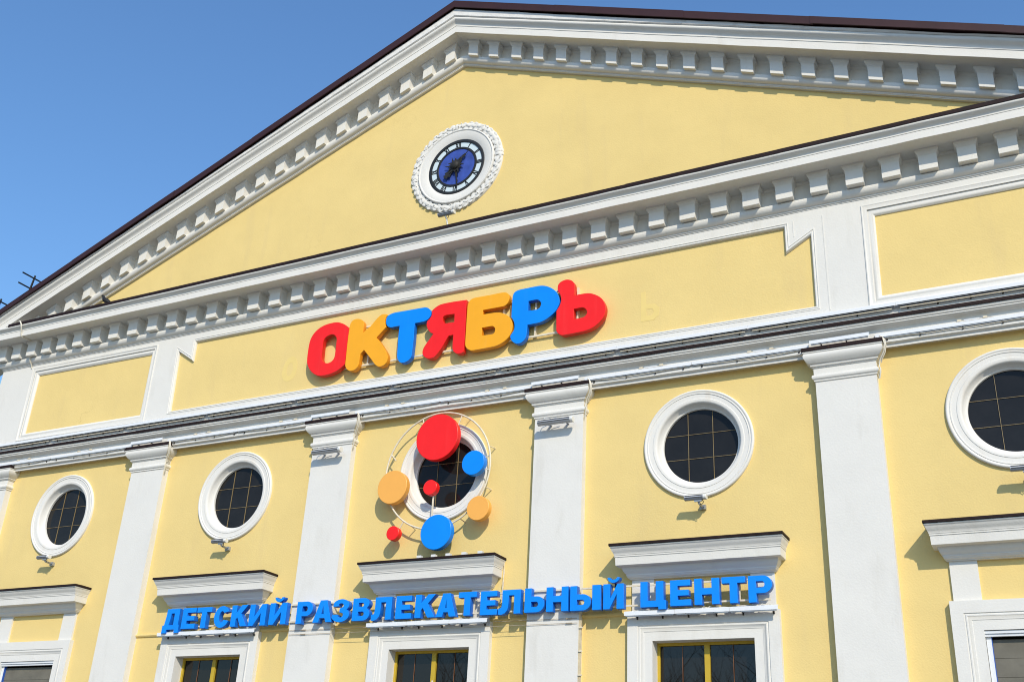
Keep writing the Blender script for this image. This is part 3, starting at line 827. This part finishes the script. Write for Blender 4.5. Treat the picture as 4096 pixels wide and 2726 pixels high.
pts = [(-0.02 + 0.905 * math.cos(2 * math.pi * i / n), -0.165, 6.534 + 0.905 * math.sin(2 * math.pi * i / n)) for i in range(n + 1)]
mb.tube(pts, 0.0135, 8)
mb.build('ring', 'rail', at, smooth=60)
for p, q in (((-0.045, -0.165, 5.7), (-0.042, -0.165, 6.2)), ((-0.531, -0.165, 5.78), (-0.62, -0.165, 5.62)), ((-0.77, -0.165, 6.756), (-0.86, -0.165, 6.86)), ((-0.30, -0.165, 7.20), (-0.34, -0.165, 7.37)), ((0.29, -0.165, 7.20), (0.35, -0.165, 7.355)), ((0.72, -0.165, 6.6), (0.87, -0.165, 6.67)), ((0.72, -0.165, 6.48), (0.88, -0.165, 6.44)), ((0.82, -0.165, 5.95), (0.70, -0.165, 5.98))):
    mb = MB()
    mb.box(min(p[0], q[0]) - 0.009, max(p[0], q[0]) + 0.009, -0.175, -0.157, min(p[2], q[2]), max(p[2], q[2])) if abs(p[0] - q[0]) < 0.02 else mb.tube([p, q], 0.009, 6)
    mb.build('rod', 'rail', at)
for a in (18, 62, 118, 160, 212, 245, 300, 338):
    ca, sa = math.cos(R_(a)), math.sin(R_(a))
    mb = MB()
    mb.tube([(-0.02 + 0.905 * ca, -0.165, 6.534 + 0.905 * sa), (-0.02 + 0.93 * ca, 0.0, 6.534 + 0.93 * sa)], 0.008, 6)
    mb.build('standoff', 'rail', at)

# ------------------------------------------------------------------ clock in the pediment
CX, CZ = -0.215, 12.085
ck = thing('clock', 'round blue clock with roman numerals in a white leafy wreath on the pediment', 'clock', (CX, 0.0, 11.17))
lathe_y('surround', [(0.75, 0.01), (0.75, -0.055), (0.742, -0.07), (0.728, -0.075), (0.716, -0.068), (0.708, -0.06), (0.69, -0.062), (0.56, -0.028), (0.552, -0.024), (0.552, 0.01)], CX, CZ, 'white', ck)
lathe_y('rim', [(0.552, 0.0), (0.552, -0.030), (0.54, -0.036), (0.502, -0.034), (0.498, -0.028), (0.496, -0.014), (0.40, -0.014), (0.398, -0.026), (0.394, -0.03), (0.362, -0.03), (0.358, -0.026), (0.357, -0.01)], CX, CZ, 'dial_black', ck)
lathe_y('numeral_band', [(0.4975, -0.0165), (0.396, -0.0165)], CX, CZ, 'dial_light', ck)
disc_mesh(MB(), CX, CZ, 0.358, -0.018, -0.01, 64).build('dial', 'dial_blue', ck)
ROM = {1: 'I', 2: 'II', 3: 'III', 4: 'IV', 5: 'V', 6: 'VI', 7: 'VII', 8: 'VIII', 9: 'IX', 10: 'X', 11: 'XI', 12: 'XII'}
for hnum, txt in ROM.items():
    a = R_(90 - 30 * hnum)
    rad = Vector((math.cos(a), math.sin(a)))
    tan = Vector((math.sin(a), -math.cos(a)))
    wid = {'I': 0.026, 'V': 0.062, 'X': 0.062}
    tot = sum(wid[c] for c in txt)
    pos = -tot / 2
    mb = MB()

    def stroke(s0, r0, s1, r1, t):
        p, q = tan * s0 + rad * r0, tan * s1 + rad * r1
        d = (q - p).normalized()
        nn = Vector((-d.y, d.x)) * t / 2
        ring_ = [p + nn, q + nn, q - nn, p - nn]
        mb.loft([[(CX + v.x, -0.022, CZ + v.y) for v in ring_], [(CX + v.x, -0.016, CZ + v.y) for v in ring_]])

    r0, r1 = 0.397, 0.497
    for c in txt:
        w = wid[c]
        if c == 'I':
            stroke(pos + w / 2, r0, pos + w / 2, r1, 0.016)
        elif c == 'V':
            stroke(pos + w / 2, r0, pos + 0.008, r1, 0.018)
            stroke(pos + w / 2, r0, pos + w - 0.008, r1, 0.012)
        else:
            stroke(pos + 0.008, r1, pos + w - 0.008, r0, 0.018)
            stroke(pos + 0.008, r0, pos + w - 0.008, r1, 0.012)
        pos += w
    mb.build('numeral', 'dial_black', ck)
# iron sun hub with flame rays
loop = []
for i in range(12):
    a0 = 2 * math.pi * i / 12
    rr = (0.185, 0.15, 0.20, 0.155)[i % 4] * random.uniform(0.92, 1.08)
    bend = 0.12 * (1 if i % 2 else -1)
    for da, r in ((-0.26, 0.10), (-0.12, 0.128), (bend, rr), (0.10, 0.125)):
        loop.append((CX + r * math.cos(a0 + da), CZ + r * math.sin(a0 + da)))
plate('sun_rays', [loop], -0.075, 0.012, 'iron', ck)
mb = MB()
rings = []
for q, y in ((0.085, -0.07), (0.083, -0.088), (0.07, -0.108), (0.045, -0.122), (0.015, -0.128)):
    rings.append([(CX + q * math.cos(2 * math.pi * i / 32), y, CZ + q * math.sin(2 * math.pi * i / 32)) for i in range(32)])
mb.loft(rings).build('hub', 'iron', ck, smooth=50)


def hand(pts, name, y):
    plate(name, [[(CX + p[0], CZ + p[1]) for p in pts]], y, 0.010, 'iron', ck)


def along(ang, prof):
    d = Vector((math.cos(R_(ang)), math.sin(R_(ang))))
    n = Vector((-d.y, d.x))
    return [tuple(d * s + n * t) for s, t in prof]


hand(along(47, [(-0.30, 0.012), (-0.27, 0.06), (-0.24, 0.03), (-0.22, 0.075), (-0.17, 0.045), (-0.05, 0.03), (0.05, 0.024), (0.20, 0.014), (0.215, 0.03), (0.235, 0.034), (0.245, 0.018), (0.27, 0.022), (0.262, 0.008), (0.345, 0.002), (0.345, -0.003), (0.262, -0.008), (0.272, -0.02), (0.245, -0.018), (0.235, -0.03), (0.215, -0.03), (0.20, -0.014), (0.05, -0.026), (-0.05, -0.034), (-0.17, -0.05), (-0.22, -0.082), (-0.235, -0.035), (-0.275, -0.055), (-0.29, -0.014)]), 'hour_hand', -0.064)
hand(along(-83, [(-0.12, 0.016), (0.1, 0.03), (0.16, 0.016), (0.20, 0.022), (0.23, 0.009), (0.28, 0.009), (0.30, 0.020), (0.33, 0.020), (0.345, 0.008), (0.40, 0.008), (0.47, 0.002), (0.47, -0.002), (0.40, -0.008), (0.23, -0.009), (0.20, -0.02), (0.16, -0.016), (0.1, -0.03), (-0.12, -0.016)]), 'minute_hand', -0.052)
# wreath: ring body, ribbons, and many small leaves and berries in relief
rings = []
for i in range(80):
    a = 2 * math.pi * i / 80
    sec = []
    for k in range(11):
        t = math.pi * k / 10
        r = 0.826 + 0.076 * math.cos(t)
        y = -0.055 * math.sin(t) + 0.004
        sec.append((CX + r * math.cos(a), y, CZ + r * math.sin(a)))
    rings.append(sec)
MB().loft(rings, closed=False, caps=False, wrap=True).build('wreath', 'white', ck, smooth=60)
wr = ck.children[-1]
mb = MB()
for i in range(132):
    a = 2 * math.pi * (i + random.uniform(-0.3, 0.3)) / 132
    if (a % (math.pi / 2)) < 0.07:
        continue
    row = i % 3
    t = (0.30, 0.5, 0.72)[row] + random.uniform(-0.06, 0.06)
    th = math.pi * t
    r = 0.826 + 0.08 * math.cos(th)
    y = -0.056 * math.sin(th)
    L = random.uniform(0.08, 0.115)
    W = random.uniform(0.022, 0.030)
    dirn = 1 if (a < math.pi) else -1
    tilt = random.uniform(-0.5, 0.5)
    c0 = Vector((CX + r * math.cos(a), y, CZ + r * math.sin(a)))
    tg = Vector((-math.sin(a), 0, math.cos(a))) * dirn
    rd = Vector((math.cos(a), 0, math.sin(a)))
    tg = (tg + rd * tilt * 0.8).normalized()
    sd = tg.cross(Vector((0, 1, 0)))
    up_ = Vector((0, -1, 0))
    pr = [(-0.5, 0, 0.0), (-0.2, 1, 0.008), (0.15, 0.9, 0.016), (0.5, 0, 0.024)]
    b = len(mb.v)
    base = c0
    mid1 = base + tg * (-0.15 * L) + up_ * 0.008
    mid2 = base + tg * (0.2 * L) + up_ * 0.010
    P = [base - tg * 0.5 * L, base - tg * 0.18 * L + sd * W, base + tg * 0.18 * L + sd * W * 0.9 + up_ * 0.001, base + tg * 0.55 * L + up_ * 0.006, base + tg * 0.18 * L - sd * W * 0.9 + up_ * 0.001, base - tg * 0.18 * L - sd * W, mid1, mid2]
    mb.v += [tuple(p) for p in P]
    mb.f += [(b, b + 6, b + 1), (b + 1, b + 6, b + 7, b + 2), (b + 2, b + 7, b + 3), (b + 3, b + 7, b + 4), (b + 4, b + 7, b + 6, b + 5), (b + 5, b + 6, b)]
for i in range(60):
    a = random.uniform(0, 2 * math.pi)
    th = math.pi * random.uniform(0.1, 0.9)
    r = 0.826 + 0.082 * math.cos(th)
    y = -0.066 * math.sin(th)
    c0 = (CX + r * math.cos(a), y, CZ + r * math.sin(a))
    q = 0.011
    rg = []
    for dy, s in ((0.01, 0.6), (0, 1), (-0.008, 0.75), (-0.012, 0.2)):
        rg.append([(c0[0] + q * s * math.cos(k * math.pi / 3), c0[1] + dy, c0[2] + q * s * math.sin(k * math.pi / 3)) for k in range(6)])
    mb.loft(rg)
o = mb.build('leaf_relief', 'white', wr, smooth=60)
o['kind'] = 'stuff'
for a in (5, 95, 185, 275):
    mb = MB()
    for da in (-2.2, 2.2):
        rg = []
        for dd in (-2.0, 0.0, 2.0):
            aa = R_(a + da + dd)
            rg.append([(CX + (0.826 + (0.084 + 0.004 * (dd == 0)) * math.cos(math.pi * k / 10)) * math.cos(aa), -(0.066 + 0.006 * (dd == 0)) * math.sin(math.pi * k / 10) + 0.003, CZ + (0.826 + (0.084 + 0.004 * (dd == 0)) * math.cos(math.pi * k / 10)) * math.sin(aa)) for k in range(11)])
        mb.loft(rg, closed=False, caps=False)
    mb.build('ribbon', 'white', wr, smooth=60)

# ------------------------------------------------------------------ floodlights
def floodlight(x0, x1, y, z, r, wall_y, label, bx=None, foot=None, back=False):
    t = thing('floodlight', label, 'floodlight', ((x0 + x1) / 2, wall_y, z - 0.12), 'small grey floodlights on the facade')
    n = 14
    prof = [(math.cos(2 * math.pi * i / n) * r, math.sin(2 * math.pi * i / n) * r * 0.82) for i in range(n)]
    rg = [[(x, y + a, z + b) for a, b in prof] for x in (x0, x1 - 0.04)]
    MB().loft(rg).build('housing', 'lampgrey', t, smooth=35)
    rg = [[(x, y + a * s, z + b * s) for a, b in prof] for x, s in ((x1 - 0.04, 1.04), (x1 - 0.006, 1.04), (x1, 0.9))]
    MB().loft(rg).build('end_cap', 'lampcap', t, smooth=35)
    mb = MB().box(x0 + 0.01, x1 - 0.045, y - r - 0.004, y - r + 0.01, z - 0.010, z - 0.002)
    mb.box(x0 + 0.01, x1 - 0.045, y - r * 0.9 - 0.005, y - r * 0.8, z + r * 0.36, z + r * 0.5)
    mb.build('seam', 'darkmetal', t)
    bx = bx if bx is not None else (x0 + x1) / 2 + 0.03
    mb = MB()
    if back:
        for q in (x0 + 0.14, x1 - 0.14):
            mb.box(q - 0.014, q + 0.014, y + r * 0.7, wall_y + 0.002, z - 0.012, z + 0.012)
        mb.tube([(x0 + 0.06, y, z + r * 0.7), (x0 + 0.08, y + 0.03, z + 0.085), (x0 + 0.14, y + 0.06, z + 0.09), (x0 + 0.19, y + 0.08, z + 0.05)], 0.006, 6)
        mb.tube([(x0 + 0.2, y, z + r * 0.7), (x0 + 0.26, y + 0.02, z + 0.06), (x0 + 0.34, y + 0.06, z + 0.045)], 0.006, 6)
    elif foot:
        mb.tube([(bx, y, z - r * 0.7), (bx + 0.02, y + 0.03, z - 0.10), (foot[0], foot[1], foot[2])], 0.013, 6)
        mb.box(foot[0] - 0.05, foot[0] + 0.05, foot[1] - 0.03, foot[1] + 0.03, foot[2] - 0.01, foot[2] + 0.03)
    else:
        mb.box(bx - 0.05, bx + 0.05, y - 0.012, y + 0.015, z - r * 0.82 - 0.02, z - r * 0.82 + 0.004)
        mb.tube([(bx, y, z - r * 0.75), (bx + 0.008, y + 0.02, z - 0.075), (bx + 0.01, wall_y, z - 0.09)], 0.017, 6)
        mb.box(bx - 0.03, bx + 0.05, wall_y - 0.05, wall_y, z - 0.115, z - 0.055)
    mb.build('bracket', 'galv', t)
    if back:
        return t
    pts = [(bx + 0.05, y, z - r * 0.7), (bx + 0.075, y - 0.005, z - r - 0.02), (bx + 0.06, y, z - r - 0.045), (bx + 0.02, y + 0.02, z - 0.085)]
    MB().tube(pts, 0.005, 6).build('lead', 'black', t)
    return t


for x, lab in ((BAY[0], 'grey floodlight under the round window farthest from the large blue disc, at the left edge'), (BAY[1], 'grey floodlight under the second round window from the left'), (BAY[3], 'grey floodlight under the round window right of the coloured discs'), (BAY[4], 'grey floodlight under the rightmost round window')):
    floodlight(x - 0.14, x + 0.155, -0.2, 5.728, 0.044, 0.0, lab)
for i, x in ((1, PIL[1]), (2, PIL[2])):
    floodlight(x - 0.255, x + 0.295, -0.265, 7.020, 0.052, -0.12, ['', 'long grey floodlight below the capital left of the coloured discs', 'long grey floodlight below the capital right of the coloured discs'][i], bx=x - 0.08, back=True)
floodlight(-0.33, -0.02, -0.27, 10.985, 0.045, 0.0, 'grey floodlight standing on the cornice just below the clock', bx=-0.2, foot=(-0.14, -0.22, 10.63))


# ------------------------------------------------------------------ lighting troughs
def trough(x0, x1, yf, z0, z1, wall_y, label, group, step=0.42, drop=0.035):
    t = thing('light_trough', label, 'light trough', ((x0 + x1) / 2, wall_y, z0), group)
    yb = yf + min(0.042, (wall_y - yf) - 0.006)
    w = random.uniform(-0.002, 0.002)
    prof = [(yf, z0), (yf - 0.001, z1), (yf + 0.004, z1 + 0.004), (yb, z1 + 0.004), (yb, z1), (yf + 0.004, z1 - 0.002), (yf + 0.004, z0)]
    MB().loft([[(x0 + 0.002, y, z) for y, z in prof], [(x1 - 0.002, y, z + w) for y, z in prof]]).build('channel', 'trough', t)
    MB().box(x0 + 0.02, x1 - 0.02, yf + 0.007, yf + 0.024, z0 - 0.012, z0 + 0.014).build('led_strip', 'galv', t)
    x = x0 + 0.14
    while x < x1 - 0.05:
        mb = MB().box(x - 0.007, x + 0.007, yf + 0.006, wall_y + 0.004, z0 - 0.006, z0 + 0.004)
        mb.box(x - 0.010, x + 0.010, wall_y - 0.006, wall_y + 0.002, z0 - drop - 0.012, z0 + 0.004)
        mb.tube([(x, wall_y - 0.004, z0 - drop), (x, wall_y - 0.02, z0 - drop)], 0.008, 6)
        mb.build('bracket', 'darkmetal', t)
        x += step * random.uniform(0.85, 1.15)
    return t


def sag(x0, x1, y, z, amp, n=10):
    return [(x0 + (x1 - x0) * i / n, y + random.uniform(-0.004, 0.004), z - amp * math.sin(math.pi * i / n) + random.uniform(-0.004, 0.004)) for i in range(n + 1)]


ORD = ['first', 'second', 'third', 'fourth', 'fifth', 'sixth', 'seventh', 'eighth', 'ninth', 'tenth', 'eleventh']
n = 11
for i in range(n):
    a = XL + 0.05 + (XR - XL - 0.1) * i / n
    b = XL + 0.05 + (XR - XL - 0.1) * (i + 1) / n
    t = trough(a, b, -0.190, 8.040, 8.088, -0.12, 'white light trough under the frieze, %s from the left corner of the building' % ORD[i], 'light troughs under the frieze')
    MB().box(a + 0.02, b - 0.02, -0.184, -0.152, 8.030, 8.038).build('gap_shade_strip', 'black', t)  # black strip standing in for the shadowed gap under the channel
    MB().box(a + 0.05, b - 0.05, -0.166, -0.158, 8.004, 8.014).build('mounting_rail', 'rail', t)
    MB().tube(sag(a + 0.1, b - 0.1, -0.150, 8.022, random.uniform(0.0, 0.02)), 0.006, 5).build('cable', 'cable', t)
segs = []
edges = [XL + 0.05] + [v for p in PIL for v in (p - 0.42, p + 0.42)] + [XR - 0.05]
for i in range(0, len(edges), 2):
    a, b = edges[i], edges[i + 1]
    m_ = (a + b) / 2
    for h_, (c, d) in enumerate(((a, m_), (m_, b))):
        t = trough(c, d, -0.194, 7.622, 7.668, -0.16, 'white light trough on the string course between capitals, %s from the left corner' % ORD[i + h_], 'light troughs on the string course', step=0.45)
        MB().tube(sag(c + 0.05, d - 0.05, -0.178, 7.612, 0.02), 0.005, 5).build('cable', 'cable', t)
        # small connector boxes and a driver case on top
        xm = random.uniform(c + 0.3, d - 0.6)
        MB().box(xm, xm + 0.05, -0.192, -0.165, 7.676, 7.702).build('connector_box', 'rail', t)
        MB().box(xm + 0.30, xm + 0.35, -0.192, -0.165, 7.676, 7.704).build('connector_box', 'rail', t)
        MB().box(xm + 0.08, xm + 0.26, -0.19, -0.165, 7.674, 7.694).build('driver_case', 'trim', t)
        MB().tube([(xm - 0.04, -0.18, 7.67), (xm, -0.185, 7.678), (xm + 0.08, -0.19, 7.672), (xm + 0.26, -0.19, 7.672), (xm + 0.33, -0.19, 7.68), (xm + 0.42, -0.19, 7.668)], 0.0035, 5).build('wire', 'wire', t)
for i, p in enumerate(PIL):
    trough(p - 0.40, p + 0.36, -0.262, 7.636, 7.682, -0.16, 'short white light trough right above the capital of the ' + ['pilaster second from the left', 'pilaster left of the coloured discs', 'pilaster right of the coloured discs', 'rightmost pilaster'][i], 'light troughs over the capitals', step=0.3, drop=0.02)
for i, x in ((1, BAY[1]), (2, BAY[2]), (3, BAY[3])):
    for k, (a, b) in enumerate(((x - 0.985, x - 0.30), (x - 0.30, x + 0.40), (x + 0.40, x + 1.0))):
        t = trough(a, b, -0.205, 4.250, 4.300, -0.08, 'white light trough under ' + [[], ['the first two blue letters', 'the third and fourth blue letters', 'the fifth and sixth blue letters'], ['the blue letters left of the large blue disc', 'the blue letters right below the large blue disc', 'the blue letters just right of the large blue disc'], ['the first letter of the last blue word', 'the middle of the last blue word', 'the last two blue letters']][i][k], 'light troughs over the windows', step=0.4, drop=0.02)
        MB().tube(sag(a, b, -0.17, 4.306, -0.012), 0.005, 5).build('cable', 'cable', t)
        for q in range(4):
            xx = random.uniform(a + 0.05, b - 0.12)
            MB().tube([(xx, -0.18, 4.302), (xx + 0.03, -0.175, 4.318 + random.uniform(0, 0.012)), (xx + 0.08, -0.17, 4.303)], 0.005, 5).build('loose_lead', 'cable', t)

# ------------------------------------------------------------------ cables, wires, strips
for i, p in enumerate(PIL):
    xr = p + 0.383
    t = thing('cable', 'cream cable hanging beside the capital of the ' + ['pilaster second from the left', 'pilaster left of the coloured discs', 'pilaster right of the coloured discs', 'rightmost pilaster'][i], 'cable', (xr + 0.06, -0.16, 7.1))
    w = random.uniform
    pts = [(xr + 0.10, -0.215, 7.63), (xr + 0.135, -0.235, 7.58), (xr + 0.145, -0.225, 7.50), (xr + 0.125, -0.20, 7.42), (xr + 0.075, -0.17, 7.34), (xr + 0.055, -0.15, 7.30), (xr + 0.045, -0.15, 7.24), (xr + 0.058, -0.16, 7.20), (xr + 0.055, -0.15, 7.15), (xr + 0.03, -0.13, 7.08)]
    MB().tube([(a + w(-.004, .004), b, c) for a, b, c in pts], 0.010, 6).build('conductor', 'cable', t, smooth=60)
    MB().tube([(a + 0.018 + w(-.004, .004), b + 0.01, c - 0.01) for a, b, c in pts[:6]], 0.007, 6).build('conductor', 'cable', t, smooth=60)
t = thing('cable', 'white cable crossing the cornice near its left end', 'cable', (-9.9, -0.3, 9.7))
MB().tube([(-9.86, -0.63, 10.53), (-9.80, -0.66, 10.50), (-9.735, -0.665, 10.42), (-9.725, -0.66, 10.37), (-9.77, -0.60, 10.31), (-9.775, -0.588, 10.25), (-9.76, -0.575, 10.198), (-9.755, -0.45, 10.20), (-9.75, -0.345, 10.20)], 0.014, 6).build('conductor', 'cable', t, smooth=60)
MB().tube([(-9.815, -0.235, 9.96), (-9.80, -0.232, 9.87), (-9.80, -0.222, 9.82), (-9.82, -0.15, 9.76), (-9.82, -0.132, 9.69)], 0.012, 6).build('conductor', 'cable', t, smooth=60)
t = thing('cable', 'thin brown cable looping down beside the hood under the blue disc', 'cable', (1.12, -0.05, 4.4))
MB().tube([(1.02, -0.2, 5.2), (1.10, -0.10, 5.185), (1.13, -0.03, 5.1), (1.12, -0.02, 4.9), (1.135, -0.03, 4.8), (1.115, -0.02, 4.68), (1.10, -0.05, 4.55), (1.0, -0.1, 4.45)], 0.006, 6).build('conductor', 'rail', t, smooth=60)
MB().tube([(1.08, -0.10, 5.19), (1.115, -0.03, 5.12), (1.135, -0.02, 4.95), (1.115, -0.03, 4.78), (1.125, -0.02, 4.66), (1.10, -0.04, 4.52)], 0.005, 6).build('conductor', 'rail', t, smooth=60)
for z, lab in ((4.262, 'upper thin wire stretched across two pilasters below the blue lettering'), (4.20, 'lower thin wire stretched across two pilasters below the blue lettering')):
    t = thing('wire', lab, 'wire', (-0.05, -0.14, z))
    MB().tube([(-2.42, -0.135, z), (0, -0.14, z - 0.004), (2.31, -0.135, z)], 0.0035, 5).build('strand', 'wire', t)
    for x in (-2.2, 2.15):
        MB().tube([(x, -0.138, z), (x + 0.09, -0.138, z)], 0.008, 6).build('turnbuckle', 'wire', t)
for x, lab in ((-2.475, 'rusty vertical light strip on the wall left of the pilaster beside the word РАЗВЛЕКАТЕЛЬНЫЙ'), (2.345, 'rusty vertical light strip on the right edge of the pilaster under the letters НЫ')):
    t = thing('light_strip', lab, 'light strip', (x, -0.02, 0.9))
    y = -0.012 if x < 0 else -0.10
    MB().box(x - 0.022, x + 0.022, y - 0.018, y + 0.002, 1.0, 4.235).build('channel', 'rust', t)
    for k in range(11):
        zz = 4.13 - 0.30 * k
        mb = MB()
        mb.box(x - 0.005, x + 0.045, y - 0.036, y - 0.016, zz, zz + 0.016)
        mb.build('hook', 'rail', t)
# little metal boxes on the hood under the large blue disc
for k, x in enumerate((-0.12, 0.12, 0.36, 0.62, 0.88)):
    zz = 5.222 - 0.165 * 0.28
    mb = MB().box(x - 0.035, x + 0.035, -0.31, -0.25, zz, zz + 0.035)
    o = mb.build('junction_box', 'lampcap')
    tag(o, 'small pale junction box on the middle hood, ' + ['leftmost', 'second', 'third', 'fourth', 'fifth'][k] + ' from the left', 'junction box', 'junction boxes on the middle hood')

# ------------------------------------------------------------------ pigeon on the cornice
px, py, pz = -7.62, -0.52, 10.515
pg = thing('pigeon', 'dark pigeon perched on the left part of the cornice flashing', 'pigeon', (px, py, pz))
ax = Vector((-0.72, -0.25, 0.0)).normalized()
st_ = [(-0.17, 0.045, 0.012, 0.022), (-0.13, 0.06, 0.02, 0.03), (-0.09, 0.085, 0.04, 0.045), (-0.04, 0.11, 0.058, 0.058), (0.01, 0.135, 0.062, 0.062), (0.05, 0.165, 0.05, 0.052), (0.075, 0.20, 0.032, 0.034), (0.085, 0.228, 0.027, 0.028), (0.097, 0.25, 0.03, 0.029), (0.115, 0.258, 0.025, 0.024), (0.13, 0.255, 0.012, 0.011), (0.155, 0.248, 0.003, 0.003)]
sd = Vector((-ax.y, ax.x, 0))
rg = []
st_ = [(0.82 * a, 0.86 * b, 0.82 * c, 0.82 * d) for a, b, c, d in st_]
for i, (s, h, w, t) in enumerate(st_):
    a = st_[max(i - 1, 0)]
    b = st_[min(i + 1, len(st_) - 1)]
    d = (ax * (b[0] - a[0]) + Vector((0, 0, b[1] - a[1]))).normalized()
    u = sd.cross(d)
    c0 = Vector((px, py, pz)) + ax * s + Vector((0, 0, h))
    rg.append([c0 + sd * w * math.cos(2 * math.pi * k / 12) + u * t * math.sin(2 * math.pi * k / 12) for k in range(12)])
MB().loft(rg).build('body', 'pigeon', pg, smooth=80)
for s in (-0.022, 0.022):
    mb = MB()
    mb.tube([Vector((px, py, pz)) + sd * s + Vector((0, 0, 0.09)), Vector((px, py, pz)) + sd * s], 0.006, 5)
    mb.tube([Vector((px, py, pz + 0.004)) + sd * s, Vector((px, py, pz + 0.002)) + sd * s + ax * 0.035], 0.004, 5)
    mb.build('leg', 'rust', pg)


# ------------------------------------------------------------------ bare trees across the square (seen mirrored in the lower windows)
def bare_tree(x, y, h, label, seed):
    rnd = random.Random(seed)
    t = thing('bare_tree', label, 'tree', (x, y, 0), 'bare trees across the square')
    tr, tw = MB(), MB()

    def grow_(p, d, L, r, lev):
        segs_ = 4
        pts, rs = [p.copy()], [r]
        for i in range(segs_):
            d = (d + Vector((rnd.uniform(-1, 1), rnd.uniform(-1, 1), rnd.uniform(-0.4, 0.8))) * (0.10 if lev == 0 else 0.2)).normalized()
            p = p + d * L / segs_
            pts.append(p.copy())
            rs.append(r * (1 - 0.45 * (i + 1) / segs_))
        (tr if lev < 2 else tw).tube(pts, rs, 7 if lev < 2 else 4)
        if lev >= 4:
            return
        nb = (6, 5, 5, 4)[lev]
        for k in range(nb):
            i = rnd.randint(2 if lev == 0 else 1, segs_)
            a = rnd.uniform(0, 2 * math.pi)
            side = Vector((math.cos(a), math.sin(a), 0))
            nd = (d * rnd.uniform(0.4, 0.9) + side * rnd.uniform(0.5, 1.0) + Vector((0, 0, 0.35))).normalized()
            grow_(pts[i], nd, L * rnd.uniform(0.5, 0.72), rs[i] * rnd.uniform(0.45, 0.65), lev + 1)

    grow_(Vector((x, y, -0.05)), Vector((0, 0, 1)), h * 0.42, 0.22, 0)
    tr.build('trunk', 'bark', t, smooth=60)
    tw.build('twigs', 'bark', t, smooth=60)


for k, (x, y, h) in enumerate(((-3.0, -33, 13), (-9.0, -36, 14), (-15.5, -32, 12.5), (-21, -38, 14), (2.5, -38, 13), (-27, -33, 12))):
    bare_tree(x, y, h, 'bare leafless tree across the square, seen only mirrored in the lower windows', 40 + k)
